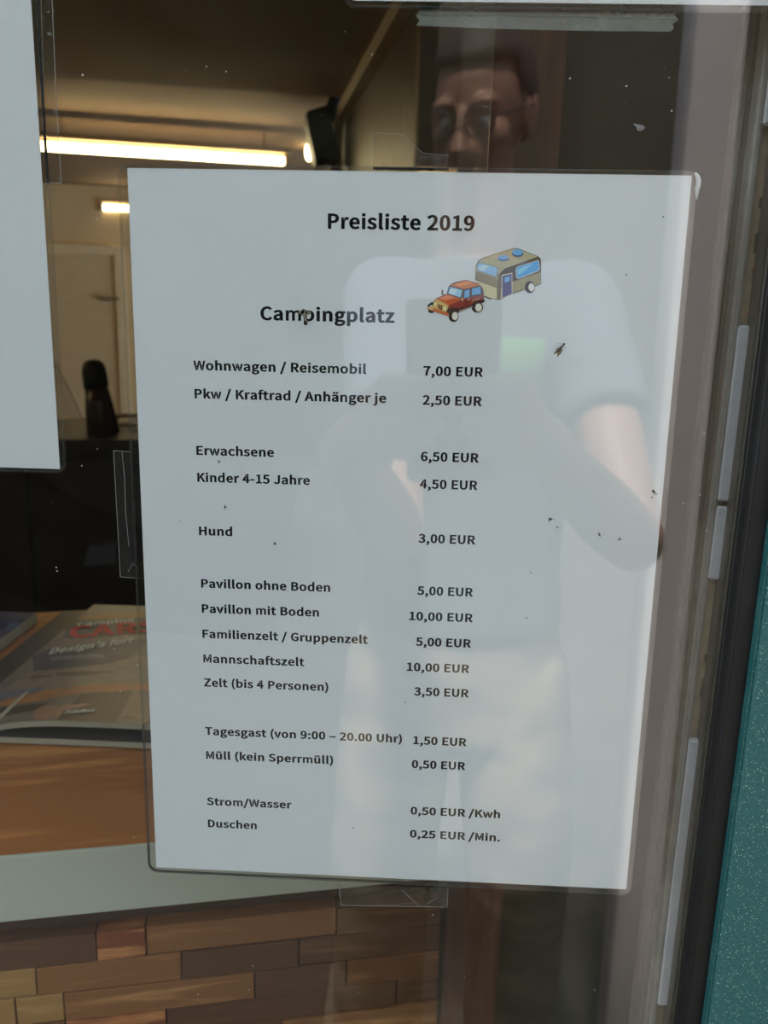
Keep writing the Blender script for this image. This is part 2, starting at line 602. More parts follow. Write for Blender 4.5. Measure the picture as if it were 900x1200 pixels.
# boards at the near end of the side wall, brown post and grey wall
def strip(name, u0, u1, v, b, z0, z1, mat, depth=0.04, label=None, b2=None):
    a0 = ab(at_b(u0, v, b))[0]; a1 = ab(at_b(u1, v, b))[0]
    bm = NB(); rbox(bm, a0, a1, b, b + depth, z0, z1, bev=0.003)
    return struct(new_mesh_obj(name, bm, mat), label)
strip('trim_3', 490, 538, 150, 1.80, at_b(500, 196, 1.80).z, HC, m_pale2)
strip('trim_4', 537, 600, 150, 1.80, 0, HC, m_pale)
a0 = ab(at_b(490, 197, 1.80))[0]; a1 = ab(at_b(530, 197, 1.80))[0]
zl = at_b(500, 197, 1.80).z
t = thing('wall_lamp', 'small lit yellowish lamp box just above the price list, left of the brown post', 'lamp', room((a0 + a1) / 2, 1.82, zl - 0.09))
bm = NB(); rbox(bm, a0, a1, 1.80, 1.85, zl - 0.09, zl - 0.006, bev=0.004)
new_mesh_obj('lamp_shade', bm, emit('lit_shade', (1.0, 0.78, 0.40), 1.2), t)
bm = NB(); rbox(bm, a0 + .01, a1 - .01, 1.85, 1.86, zl - 0.08, zl - 0.02)
new_mesh_obj('back_plate', bm, m_house, t)

KP = 0.495                                    # depth of the brown post
def post_x(d_top, d_bot, z, k=KP):
    dz = (z - CAM.z) / k
    return CAM.x + k * (d_bot + (d_top - d_bot) * (dz + 0.73) / 1.03)
def post(name, dl, dr, k, z0, z1, mat, depth, shift=0.0):
    yb = CAM.y + k
    P = []
    for y in (yb, yb + depth):
        P += [(post_x(dl[0], dl[1], z0, k), y, z0), (post_x(dr[0], dr[1], z0, k), y, z0), (post_x(dr[0], dr[1], z1, k), y, z1), (post_x(dl[0], dl[1], z1, k), y, z1)]
    bm = NB(); fs = box8(bm, P)
    return bm
bm = post('p', (.0659, .0537), (.1425, .1268), KP, 0.0, HC, m_door, 0.006)
struct(new_mesh_obj('trim_5', bm, m_door), 'brown wooden post standing at the end of the counter')
bm = NB()
xw0, xw1 = post_x(.1425, .1268, 0) , post_x(.1425, .1268, HC)
yw = CAM.y + KP + 0.012
box8(bm, [(xw0, yw, 0), (1.6, yw + .25, 0), (1.6, yw + .25, HC), (xw1, yw, HC),
          (xw0, yw + .1, 0), (1.6, yw + .35, 0), (1.6, yw + .35, HC), (xw1, yw + .1, HC)])
struct(new_mesh_obj('wall_partition', bm, m_grey_wall))

# ------------------------------------------------------------------ counter
BC = 0.5 * (ab(at_z(0, 1005, HT))[1] + ab(at_z(180, 989.5, HT))[1])
ZB = 0.5 * (at_b(0, 1085, BC).z + at_b(380, 1040, BC).z)      # underside of the worktop edge
BBK = ab(at_z(120, 714, HT))[1]
AL = -0.50
AR = ab(Vector((post_x(.0659, .0537, HT), CAM.y + KP, 0)))[0] - 0.001
t = thing('counter', 'counter with orange-brown wooden top, grey-white edge and wooden block cladding', 'counter', room(-0.15, (BC + BBK) / 2, 0))
bm = NB(); rbox(bm, AL, AR, BC + 0.0025, BBK, ZB, HT - 0.0006)
new_mesh_obj('worktop', bm, m_counter, t)
bm = NB(); rbox(bm, AL, AR, BC, BC + 0.0025, ZB, HT, bev=0.0007)
new_mesh_obj('edge_band', bm, m_edge, t)
bm = NB(); rbox(bm, AL, AR, BC + 0.022, BBK - 0.03, 0.0, ZB)
new_mesh_obj('carcass', bm, plain('brown_carcass', (0.09, 0.05, 0.03), rough=.7), t)
tones = [((0.12, 0.055, 0.022), (0.36, 0.20, 0.095)), ((0.20, 0.10, 0.042), (0.48, 0.30, 0.155)), ((0.085, 0.042, 0.02), (0.26, 0.15, 0.08)),
         ((0.28, 0.18, 0.08), (0.55, 0.42, 0.24)), ((0.16, 0.05, 0.018), (0.42, 0.22, 0.10))]
tones = [(tuple(x * y for x, y in zip(d, (1.15, .95, .7))), tuple(x * y for x, y in zip(l, (1.25, 1.0, .72)))) for d, l in tones]
bmats = [wood('block_wood_%s' % 'abcde'[i], d, l, scale=70 if i != 4 else 95, along=(1, 0, 0), ring=9 + 3 * (i == 4), rough=0.6) for i, (d, l) in enumerate(tones)]
BF = BC + 0.010                                # face of the cladding
zr = [at_b(171, 1087, BF).z, at_b(171, 1117, BF).z, at_b(212, 1148, BF).z, at_b(298, 1169, BF).z, at_b(298, 1200, BF).z]
RH = (zr[0] - zr[4]) / 4
zr = [zr[0] - i * RH for i in range(12)]
rows = [([-60, 112.5, 171, 394, 526], [2, 4, 1, 2]),
        ([-50, 41, 212.5, 350, 526], [3, 1, 2, 2]),
        ([-50, 16.5, 74, 298.6, 405.6, 526], [3, 3, 1, 2, 0]),
        ([-80, 20, 76, 194.7, 464, 526], [1, 0, 4, 2, 2]),
        ([-70, 60, 160, 330, 526], [2, 1, 0, 1]),
        ([-60, 20, 240, 400, 526], [1, 3, 0, 2])]
vmid = [1100, 1130, 1160, 1188, 1215, 1245]
for i in range(6):
    us, ms = rows[i]
    aa = [ab(at_b(u, vmid[i] , BF))[0] for u in us]
    aa[0] = AL; aa[-1] = AR - 0.0002
    for j, mi in enumerate(ms):
        bm = NB()
        pr = rnd.uniform(-0.0012, 0.0012)
        rbox(bm, aa[j] + 0.0004, aa[j + 1] - 0.0004, BF + pr, BC + 0.0219, zr[i + 1] + 0.0004, zr[i] - 0.0004, bev=0.0006)
        new_mesh_obj('wood_block', bm, bmats[mi], t)
bm = NB(); rbox(bm, AL, AR, BC + 0.016, BC + 0.0219, 0.02, zr[6])
new_mesh_obj('lower_panel', bm, bmats[2], t)

# dark cabinet behind, bottle and bits on it
BD = 2.0
zc = at_b(110, 515, BD).z
t = thing('cabinet', 'low black-brown cabinet standing behind the counter', 'cabinet', room(-1.0, BD + .25, 0))
bm = NB(); rbox(bm, -2.6, 0.30, BD + 0.02, BD + 0.42, 0.05, zc - 0.03)
new_mesh_obj('cabinet_body', bm, m_dark, t)
bm = NB(); rbox(bm, -2.62, 0.32, BD, BD + 0.44, zc - 0.03, zc, bev=0.004)
new_mesh_obj('cabinet_top', bm, m_dark, t)
bm = NB(); rbox(bm, -2.55, 0.28, BD + 0.04, BD + 0.4, 0.0, 0.05)
new_mesh_obj('plinth', bm, m_black, t)
for k in range(4):
    bm = NB(); rbox(bm, -2.58 + k * 0.715, -2.58 + (k + 1) * 0.715 - 0.01, BD + 0.003, BD + 0.0195, 0.08, zc - 0.05, bev=0.002)
    dd = new_mesh_obj('door', bm, m_dark, t)
    bm = NB(); rbox(bm, -2.55 + k * 0.715, -2.535 + k * 0.715, BD - 0.014, BD + 0.0028, 0.6, 0.72, bev=0.002)
    h_ = new_mesh_obj('handle', bm, m_black, t); 
    h_.parent = dd; h_.location = (0, 0, 0)
# dark bottle
b0 = BD + 0.1
base = at_b(122, 516, b0); base.z = zc
top = at_b(108, 421, b0)
t = thing('bottle', 'dark brown leaning bottle with a rounded black top on the black cabinet', 'bottle', base)
ax = top - base
bm = NB()
tube(bm, [base + ax * f for f in (0.0, 0.04, 0.35, 0.62)], [0.036, 0.038, 0.033, 0.027], seg=18)
new_mesh_obj('bottle_body', bm, plain('bottle_brown', (0.035, 0.016, 0.010), rough=0.25), t, smooth=True)
bm = NB()
tube(bm, [base + ax * f for f in (0.6201, 0.66, 0.86, 0.94, 0.985, 1.0)], [0.027, 0.029, 0.028, 0.024, 0.015, 0.004], seg=18)
new_mesh_obj('bottle_cap', bm, m_black, t, smooth=True)
# pale rail standing on the cabinet, partly hidden by the price list
t = thing('metal_rack', 'pale two-bar metal rack beside the dark bottle, half hidden by the price list', 'rack', room(ab(at_b(150, 500, b0 + .1))[0] + .1, b0 + .1, zc))
for v in (487, 498):
    bm = NB(); p = at_b(131, v, b0 + .1); tube(bm, [p, p + U * 0.42], 0.0055, seg=8)
    new_mesh_obj('rack_bar', bm, plain('pale_metal_%d' % v, (0.55, 0.45, 0.32), rough=0.4), t)
for k in (0, 1):
    p = at_b(131, 487, b0 + .1) + U * (0.01 + .40 * k)
    bm = NB(); tube(bm, [Vector((p.x, p.y, zc)), p + Vector((0, 0, .005))], 0.005, seg=8)
    new_mesh_obj('rack_upright', bm, MATS['pale_metal_487'], t)
# cord hanging down the far wall
bm = NB()
tube(bm, [at_b(u, v, 6.80) for u, v in ((64, 425), (74, 441), (88, 468), (101, 500), (108, 530))], 0.012, seg=8)
tag(new_mesh_obj('cord', bm, plain('tan_cord', (0.42, 0.30, 0.17))), 'thin brown cord slanting down the far beige wall', 'cord')
# small card on the cabinet front
q = [at_b(u, v, BD - 0.004) for u, v in ((98, 664), (136, 660), (136, 637), (104, 640))]
bm = NB(); prism(bm, q, Wd * 0.003)
tag(new_mesh_obj('card', bm, plain('grey_card', (0.10, 0.11, 0.13), rough=0.5)), 'small dull grey card in the dark behind the magazines', 'card')

# ------------------------------------------------------------------ magazines on the counter
def inpoly(p, l):
    c = False
    for i in range(len(l)):
        a, b = l[i], l[i - 1]
        if (a[1] > p[1]) != (b[1] > p[1]) and p[0] < (b[0] - a[0]) * (p[1] - a[1]) / (b[1] - a[1]) + a[0]:
            c = not c
    return c


def project(p):
    q = Vector(p) - CAM
    w_ = q.dot(AF)
    return 450 + F * q.dot(AX) / w_, 600 + F * q.dot(AD) / w_


def attr_mat(name, rough=0.3):
    m, t_, p, o = node_mat(name)
    at = N(t_, 'ShaderNodeAttribute', attribute_name='print')
    t_.links.new(at.outputs['Color'], p.inputs['Base Color'])
    p.inputs['Roughness'].default_value = rough
    return m


m_cover = attr_mat('magazine_print')
m_page = plain('page_edges', (0.42, 0.39, 0.28), rough=0.7, var=0.08, scale=1500, stretch=(0.02, 0.02, 1))


def magazine(x0, x1, y0, y1, zf, thick, polys, basecol, nx, ny, t, zoom=None, skew=0.0):
    """cover: a fine grid carrying the printed picture; block of pages beneath it"""
    bm = NB()
    col = bm.loops.layers.float_color.new('print')
    g = [[None] * (ny + 1) for _ in range(nx + 1)]
    def P(i, j, dz=0.0):
        s, r = i / nx, j / ny
        x = x0 + (x1 - x0) * s + skew * (1 - r); y = y0 + (y1 - y0) * r
        return Vector((x, y, zf(s, r) + dz))
    for i in range(nx + 1):
        for j in range(ny + 1):
            g[i][j] = bm.verts.new(P(i, j, thick + 0.0002))
    for i in range(nx):
        for j in range(ny):
            f = bm.faces.new((g[i][j], g[i + 1][j], g[i + 1][j + 1], g[i][j + 1]))
            c = (P(i, j, thick) + P(i + 1, j + 1, thick)) / 2
            u, v = project(c)
            q = (u * 5, (v - 700) * 5) if zoom is None else zoom(u, v)
            cc = basecol
            for pl, k in polys:
                if inpoly(q, pl):
                    cc = k
            j_ = 1 + 0.25 * mnoise.noise(c * 90)
            for lp in f.loops:
                lp[col] = (cc[0] * j_ * .55, cc[1] * j_ * .5, cc[2] * j_ * .5, 1)
    cov = new_mesh_obj('cover', bm, m_cover, t, smooth=True)
    bm = NB()
    nn = 24
    def ring(dz):
        L = [(k / nn, 0) for k in range(nn)] + [(1, k / nn) for k in range(nn)] + [(1 - k / nn, 1) for k in range(nn)] + [(0, 1 - k / nn) for k in range(nn)]
        return [bm.verts.new(P(s * nx, r * ny, dz)) for s, r in L]
    ra, rb = ring(thick), ring(0.0)
    n = len(ra)
    for k in range(n):
        bm.faces.new((ra[k], ra[(k + 1) % n], rb[(k + 1) % n], rb[k]))
    for rr, dz in ((ra, thick), (rb, 0)):
        gg = {}
        for i in range(nn + 1):
            for j in range(nn + 1):
                if j == 0 and i < nn: gg[i, j] = rr[i]
                elif i == nn and j < nn: gg[i, j] = rr[nn + j]
                elif j == nn and i > 0: gg[i, j] = rr[2 * nn + (nn - i)]
                elif i == 0 and j > 0: gg[i, j] = rr[(3 * nn + (nn - j)) % (4 * nn)]
                else: gg[i, j] = bm.verts.new(P(i / nn * nx, j / nn * ny, dz))
        for i in range(nn):
            for j in range(nn):
                bm.faces.new((gg[i, j], gg[i + 1, j], gg[i + 1, j + 1], gg[i, j + 1]))
    bmesh.ops.recalc_face_normals(bm, faces=bm.faces[:])
    new_mesh_obj('page_block', bm, m_page, t)
    return cov


TL = at_z(88, 722, HT + 0.014)
MX0, MX1, MY0, MY1 = TL.x, TL.x + 0.21, TL.y - 0.272, TL.y
YF = at_z(90, 862, HT + .006).y
MY0 = YF
MY1 = MY0 + 0.285
t1 = thing('magazine', 'lower magazine of the stack, mostly hidden, its pale page edges showing', 'magazine', (0.5 * (MX0 + MX1), 0.5 * (MY0 + MY1), HT))
magazine(MX0 - 0.03, MX1 + 0.02, MY0 - 0.006, MY1 - 0.01, lambda s, r: HT + 0.0002 + 0.001 * math.sin(3 * s), 0.0045, [], (0.06, 0.055, 0.05), 20, 20, t1)
t2 = thing('magazine', 'top magazine with red title lettering and orange picture, front edge arched up', 'magazine', (0.5 * (MX0 + MX1), 0.5 * (MY0 + MY1), HT + 0.006))
polys = [([(460, 112), (880, 80), (880, 120), (470, 137)], (.45, .22, .05)),
         ([(400, 135), (900, 118), (900, 215), (370, 243)], (.05, .075, .09)),
         ([(190, 345), (300, 300), (880, 245), (720, 385), (440, 415), (200, 432)], (.07, .08, .12)),
         ([(300, 350), (560, 330), (640, 350), (300, 372)], (.28, .29, .32)),
         ([(180, 440), (600, 395), (880, 330), (900, 520), (560, 510), (280, 550), (30, 560), (60, 520)], (.40, .33, .24)),
         ([(180, 462), (310, 455), (310, 468), (180, 476)], (.15, .12, .08)),
         ([(330, 440), (660, 430), (660, 440), (480, 462), (330, 462)], (.18, .14, .10)),
         ([(0, 560), (260, 522), (235, 562), (0, 605)], (.22, .25, .31)),
         ([(0, 608), (270, 545), (570, 508), (900, 500), (900, 545), (500, 560), (180, 612), (0, 645)], (.68, .30, .10)),
         ([(360, 670), (480, 562), (780, 547), (680, 735), (330, 735)], (.10, .055, .035)),
         ([(200, 640), (540, 622), (370, 670), (340, 710), (200, 722)], (.62, .36, .20)),
         ([(0, 645), (290, 618), (200, 665), (0, 700)], (.07, .05, .035)),
         ([(680, 735), (780, 560), (920, 550), (920, 745)], (.36, .26, .18)),
         ([(700, 715), (730, 690), (800, 700), (800, 715)], (.20, .06, .04))]
def arch(s, r):
    return HT + 0.0052 + 0.0100 * (1 - math.exp(-max(0, s - 0.14) / 0.13)) * (1 - 0.3 * s) * (1 - r) ** 3
cov = magazine(MX0, MX1, MY0, MY1, arch, 0.0045, polys, (.30, .26, .20), 110, 130, t2)
t3 = thing('magazine', 'thick magazine with a blue cover at the left edge of the counter', 'magazine', (MX0 - 0.18, 0.5 * (MY0 + MY1), HT))
pr_ = [([(-400, 130), (165, 128), (150, 235), (-400, 260)], (.04, .07, .20)), ([(40, 155), (150, 150), (150, 185), (40, 190)], (.10, .25, .42)),
       ([(-400, 260), (120, 250), (0, 420), (-400, 500)], (.10, .10, .14))]
e0 = at_z(47, 718, HT + .012)
magazine(e0.x - 0.215, e0.x - 0.004, e0.y - 0.285, e0.y, lambda s, r: HT + 0.0004, 0.0115, pr_, (.12, .14, .22), 60, 70, t3)

# outlines of the letters, in 1/4000 em: character, advance, then outer (O) and hole (H) outlines
GDATA = (" 388|'463O98,634,291,634,320,935,324,1122,63,1122,67,935|(547O307,-330,496,-259,373,-15,316,206,297,436,316,664,373,884,495,1129,307,1201,166,945,93,703,67,436,93,167,166,-75|)547O167,-330,307,-75,381,167,407,436,381,703,307,945,167,1201,-24,1129,101,884,158,664,177,436,158,206,101,-15,-24,-260|,463O76,-329,257,-227,343,-114,373,26,356,124,298,194,205,219,125,205,64,158,41,87,63,16,122,-30,196,-46,135,-51,139,-61,106,-112,-3,-173|-560O2,301,485,301,485,483,2,483|.463O195,-61,273,-44,330,7,351,78,330,151,273,202,195,219,116,202,59,151,38,78,59,7,116,-44|/623O-69,-293,155,-293,612,1154,390,1154|0851O389,-62,600,6,729,205,772,517,729,827,600,1022,389,1089,178,1022,49,827,7,517,49,205,178,6H446,162,499,283,523,517,499,749,446,868,389,898,332,868,279,749,255,517,279,283,333,162,389,131|1851O61,-42,748,-42,748,148,542,148,542,1069,367,1069,298,1036,236,1013,107,988,107,831,291,831,291,148,61,148|2851O0,-42,769,-42,769,153,422,153,365,151,307,147,370,138,516,297,665,519,722,744,677,924,550,1045,361,1088,221,1066,106,1009,-34,896,130,763,230,850,285,886,341,898,415,877,454,824,468,740,425,568,280,361,0,94|3851O370,-61,564,-22,708,93,763,274,726,418,630,521,544,562,544,517,619,563,699,660,728,791,679,951,546,1053,366,1088,237,1070,129,1022,-12,930,139,783,244,858,300,888,358,898,423,882,457,842,470,779,453,703,392,649,187,619,187,448,414,419,485,361,505,279,487,200,440,150,359,131,276,145,208,183,97,267,-44,118,85,19,209,-39|4851O414,-42,659,-42,659,241,796,241,796,427,659,427,659,1069,421,1069,-34,379,-34,241,414,241H414,700,415,760,418,828,418,845,515,845,506,817,478,766,448,713,277,427,414,427|5851O370,-61,562,-15,710,121,767,332,716,540,580,665,398,703,325,698,264,682,311,689,323,875,715,875,715,1069,96,1069,56,526,188,455,271,499,312,517,355,521,439,498,489,437,509,331,486,221,432,155,351,131,268,145,202,181,93,263,-47,111,85,16,208,-39|6851O421,-62,603,-13,733,120,780,314,739,515,616,640,432,680,330,662,233,615,253,583,297,750,371,864,468,897,505,890,545,868,630,802,789,944,669,1030,573,1072,453,1088,234,1026,75,830,15,490,65,192,207,2H295,248,350,156,422,127,472,148,514,211,532,315,516,419,478,477,408,499,365,489,311,455,269,399|7851O208,-42,467,-42,503,348,587,639,773,938,773,1069,7,1069,7,875,459,875,349,659,255,358|9851O334,-61,549,3,707,206,765,557,715,846,570,1027,357,1089,175,1040,45,907,-1,712,40,514,162,388,343,346,451,365,547,414,528,446,481,278,409,164,320,131,278,139,234,161,144,226,-8,82,113,-3,211,-45H487,783,431,872,357,901,305,880,263,817,245,711,261,609,300,550,369,528,413,538,469,576,513,634|:463O195,502,274,522,330,572,351,644,330,716,274,768,195,785,115,768,59,716,38,644,59,572,115,522O195,-61,273,-44,330,7,351,78,330,151,273,202,195,219,116,202,59,151,38,78,59,7,116,-44|A926O-80,-42,181,-42,280,272,565,272,663,-42,933,-42,541,1069,309,1069H494,458,470,562,434,677,399,792,379,880,467,880,447,792,412,677,377,562,353,458|B994O79,-42,473,-42,696,-7,860,108,921,299,887,442,793,538,710,575,710,529,774,571,840,664,862,779,806,948,651,1042,449,1069,79,1069H419,633,542,651,592,694,607,759,591,828,541,867,425,882,332,882,332,633H446,146,578,165,643,217,665,305,645,383,581,431,446,448,332,448,332,146|C968O524,-61,669,-42,790,14,929,125,778,271,668,184,605,149,539,138,401,183,312,309,277,517,313,720,404,844,542,888,600,878,655,850,756,776,905,924,780,1016,671,1068,532,1088,269,1018,84,818,18,513,83,208,263,8|D1038O79,-42,410,-42,698,24,883,218,944,517,883,815,695,1005,405,1069,79,1069H380,148,554,193,650,314,685,517,650,719,554,837,380,880,332,880,332,148|E899O79,-42,810,-42,810,153,332,153,332,443,722,443,722,637,332,637,332,875,794,875,794,1069,79,1069|F847O79,-42,332,-42,332,419,724,419,724,612,332,612,332,875,794,875,794,1069,79,1069|G1039O541,-61,688,-44,812,2,923,80,923,574,462,574,462,382,680,382,680,178,665,161,616,143,563,138,407,184,312,310,277,517,315,720,410,844,560,888,629,877,686,847,785,776,934,924,810,1014,698,1067,549,1088,275,1018,86,818,18,513,84,207,270,8|H1094O79,-42,332,-42,332,443,687,443,687,-42,9"
         '42,-42,942,1069,687,1069,687,639,332,639,332,1069,79,1069|J823O335,-61,530,-12,644,121,677,297,677,1069,423,1069,423,317,407,205,375,154,317,138,273,147,235,176,153,269,-40,152,79,23,193,-40|K979O79,-42,332,-42,332,310,437,462,719,-42,1007,-42,603,633,982,1069,674,1069,244,553,332,553,332,1069,79,1069|M1192O95,-36,304,-36,304,570,301,668,295,774,291,835,214,835,286,625,492,68,643,68,847,625,919,835,843,835,839,774,832,668,829,570,829,-36,1042,-36,1042,1063,808,1063,600,490,577,418,554,346,540,299,600,299,587,347,561,419,536,490,329,1063,95,1063|P961O79,-42,332,-42,332,367,445,367,664,403,825,523,882,725,823,929,660,1038,438,1069,79,1069H418,556,547,576,605,629,625,725,605,817,546,863,413,880,332,880,332,556|R963H438,581,553,601,608,652,628,739,609,820,556,864,439,880,332,880,332,581O668,-42,957,-42,678,431,749,470,849,581,885,740,828,935,672,1039,467,1069,79,1069,79,-42,332,-42,332,394,419,394|S909O428,-61,639,-18,786,101,839,272,803,421,711,520,591,586,442,649,371,684,326,726,311,784,323,837,363,873,440,889,511,879,574,850,682,778,827,926,689,1020,572,1070,436,1088,244,1049,103,938,51,774,92,626,189,529,297,472,445,407,524,367,565,324,579,263,563,199,517,155,426,138,341,152,259,191,137,282,-22,127,135,17,271,-41|T913O292,-42,547,-42,547,875,858,875,858,1069,-19,1069,-19,875,292,875|U1084O506,-61,726,-15,883,142,936,419,936,1069,687,1069,687,424,658,245,595,163,506,138,418,163,356,244,328,423,328,1069,75,1069,75,419,128,142,285,-15|W1285O217,-36,444,-36,605,611,623,690,640,767,649,817,580,817,589,768,606,690,623,611,788,-36,1017,-36,1248,1063,1031,1063,913,475,894,363,876,252,863,170,931,170,914,254,890,366,866,476,714,1063,523,1063,372,476,347,365,323,253,307,170,377,170,363,253,343,364,322,475,207,1063,-21,1063|Z919O8,-42,841,-42,841,153,344,153,834,938,834,1069,57,1069,57,875,498,875,8,90|a863O302,-61,413,-44,510,0,576,49,505,49,516,-42,738,-42,738,471,709,650,600,778,417,823,281,805,169,764,31,697,141,533,258,594,323,621,387,631,449,610,477,560,480,515,261,469,81,365,18,199,56,59,160,-32H391,137,445,166,487,206,487,345,368,316,288,263,271,204,279,160,299,136,340,128|b940O468,-61,661,-7,804,151,857,391,818,614,694,768,496,823,388,806,294,763,320,758,320,809,320,1157,67,1157,67,-42,285,-42,296,36,228,36,286,-9,373,-48H517,162,574,246,598,392,581,524,537,601,456,629,416,620,362,590,320,549,320,190,354,159,403,138,437,133|c788O425,-61,534,-48,630,-11,760,66,636,224,536,162,489,140,444,131,353,162,292,244,267,380,294,514,356,598,449,629,482,623,518,605,606,547,747,698,633,771,545,808,435,823,224,771,68,617,9,380,63,144,214,-9|d942O385,-61,495,-43,587,1,641,48,568,48,579,-42,801,-42,801,1157,549,1157,549,821,549,777,583,776,501,810,398,823,206,768,64,612,11,381,55,146,186,-8H464,141,512,170,549,211,549,571,518,602,472,623,432,629,352,599,294,516,269,380,290,240,340,160,420,133|e850O432,-61,545,-49,640,-19,769,42,666,201,558,151,508,132,456,127,356,155,292,230,279,308,765,308,776,367,778,393,779,426,740,631,613,773,412,824,214,768,65,614,9,380,65,144,219,-9H531,483,524,553,482,614,416,634,348,613,292,548,281,483|f529O-16,615,88,615,88,-42,339,-42,339,615,500,615,500,803,339,803,339,878,348,947,363,978,390,988,402,987,424,981,512,954,575,1136,477,1163,426,1172,365,1175,213,1139,116,1035,88,886,88,800,-16,793|g864O386,-393,615,-353,775,-245,835,-89,794,42,674,115,510,136,360,136,299,145,288,160,286,178,288,198,296,217,286,218,289,213,336,202,388,199,556,235,680,343,725,503,716,579,687,642,728,620,818,620,818,803,502,803,476,812,432,820,378,822,212,785,84,676,35,510,55,410,100,329,137,287,137,317,112,291,70,231,52,158,65,88,100,35,121,13,121,45,76,4,27,-67,7,-150,61,-286,200,-366H432,387,467,433,482,508,467,583,433,627,384,643,336,627,302,583,287,508,302,432,336,387,384,372H507,-199,564,-155,578,-106,574,-79,555,-61,487,-53,358,-53,324,-52,286,-49,279,-45,265,-68,250,-100,247,-125,260,-171,307,-205,402,-219|h924O67,-42,320,-42,320,533,365,582,415,615,463,625,510,610,535,565,547,462,547,-42,799,-42,799,485,771,662,671,783,506,823,387'
         ',803,290,752,313,739,320,809,320,1157,67,1157|i459O67,-42,320,-42,320,803,67,803O193,874,270,890,324,937,343,1003,324,1068,269,1113,193,1128,118,1113,64,1068,45,1003,64,937,117,890|j459O55,-381,206,-345,296,-238,320,-90,320,803,68,803,68,-85,62,-154,52,-183,28,-194,20,-193,1,-188,-79,-171,-137,-347,-46,-370,-2,-378O193,874,269,890,323,936,343,1003,322,1068,268,1113,193,1128,118,1113,63,1068,44,1003,63,937,117,890|k847O67,-42,317,-42,317,184,389,296,585,-42,872,-42,548,451,856,803,553,803,231,402,317,402,317,1157,67,1157|l472O256,-60,301,-59,332,-53,410,-38,368,140,299,131,296,130,303,130,313,130,321,127,320,146,320,1157,67,1157,67,148,84,42,150,-35|m1352O83,-36,304,-36,304,537,353,588,406,621,447,631,500,616,530,568,544,463,544,-36,763,-36,763,536,814,588,866,621,908,631,961,616,991,568,1004,463,1004,-36,1224,-36,1224,485,1197,659,1104,778,949,817,842,795,748,739,708,693,690,736,605,796,486,817,382,797,292,745,231,686,287,686,275,797,83,797|n928O67,-42,320,-42,320,533,365,582,415,615,463,625,510,610,535,565,547,462,547,-42,799,-42,799,485,771,662,671,783,506,823,387,803,288,750,226,692,302,692,290,803,67,803|o923O424,-62,631,-8,783,143,840,380,783,616,631,770,424,824,217,770,66,616,9,380,66,143,217,-8H503,161,560,244,583,380,560,516,503,599,424,628,347,599,290,516,267,380,290,243,347,161,424,132|p942O67,-363,320,-363,320,-62,320,-12,293,-15,377,-49,469,-61,661,-7,804,151,857,391,818,614,694,768,496,823,386,805,291,762,229,714,300,714,288,803,67,803H517,162,574,246,598,392,581,524,537,601,456,629,416,620,362,590,320,549,320,190,354,159,403,138,437,133|r617O67,-42,320,-42,320,478,364,565,411,610,455,623,470,622,485,619,568,600,618,788,541,813,504,821,459,822,357,800,265,736,217,664,303,664,291,803,67,803|s729O330,-61,507,-26,627,71,669,208,622,347,514,428,397,477,321,508,283,539,274,572,279,601,299,626,352,638,396,631,440,611,535,556,674,703,547,774,455,809,347,823,179,790,63,698,22,563,67,433,170,354,284,306,360,274,405,238,416,197,410,163,388,136,331,124,265,134,205,161,91,230,-43,76,97,-5,207,-45|t602O362,-60,424,-56,479,-45,583,-18,526,162,437,136,415,129,401,128,363,140,349,169,341,234,341,615,548,615,548,803,341,803,341,1017,114,1017,100,801,-24,794,-24,615,89,615,89,232,112,85,203,-23|u924O350,-61,469,-41,567,13,627,77,549,77,559,-42,785,-42,785,803,533,803,533,238,487,181,438,146,391,135,345,150,320,195,308,297,308,803,56,803,56,276,83,98,183,-21|v804O249,-42,487,-42,799,803,540,803,382,341,359,266,335,191,325,146,410,146,400,190,377,266,353,341,196,803,-70,803|w1178O214,-36,433,-36,551,399,569,472,586,545,594,593,528,593,537,546,553,474,571,401,690,-36,916,-36,1147,797,928,797,808,329,792,257,777,187,770,145,836,145,827,188,809,258,791,330,662,797,468,797,339,330,321,258,304,187,296,145,363,145,356,186,342,256,327,329,204,797,-22,797|z739O-13,-42,687,-42,687,146,327,146,674,679,674,803,30,803,30,615,333,615,-13,82|ä863O302,-61,413,-44,510,0,576,49,505,49,516,-42,738,-42,738,471,709,650,600,778,417,823,281,805,169,764,31,697,141,533,258,594,323,621,387,631,449,610,477,560,480,515,261,469,81,365,18,199,56,59,160,-32H391,137,445,166,487,206,487,345,368,316,288,263,271,204,279,160,299,136,340,128O268,877,340,892,392,936,410,997,392,1058,340,1102,268,1117,196,1102,144,1058,126,997,144,936,196,892O569,877,641,892,693,936,711,997,693,1058,641,1102,569,1117,496,1102,446,1058,426,997,446,936,496,892|ü924O350,-61,469,-41,567,13,627,77,549,77,559,-42,785,-42,785,803,533,803,533,238,487,181,438,146,391,135,345,150,320,195,308,297,308,803,56,803,56,276,83,98,183,-21O273,877,345,892,396,936,416,997,396,1058,345,1102,273,1117,202,1102,150,1058,132,997,150,936,202,892O574,877,646,892,697,936,717,997,697,1058,646,1102,574,1117,503,1102,453,1058,433,997,453,936,503,892|–825O2,308,748,308,748,479,2,479')
# ------------------------------------------------------------------ lettering
GLYPHS = {}
for g_ in GDATA.split('|'):
    k_ = g_[0]
    body = g_[1:]
    i_ = 0
    while i_ < len(body) and body[i_] not in 'HO':
        i_ += 1
    loops = []
    cur = ''
    for part in body[i_:].replace('H', '\tH').replace('O', '\tO').split('\t'):
        if len(part) > 3:
            n_ = [int(x) for x in part[1:].split(',')]
            loops.append([(n_[q], n_[q + 1]) for q in range(0, len(n_), 2)])
    GLYPHS[k_] = (float(body[:i_]), loops)
CAP = 1072.0
TRI = {}


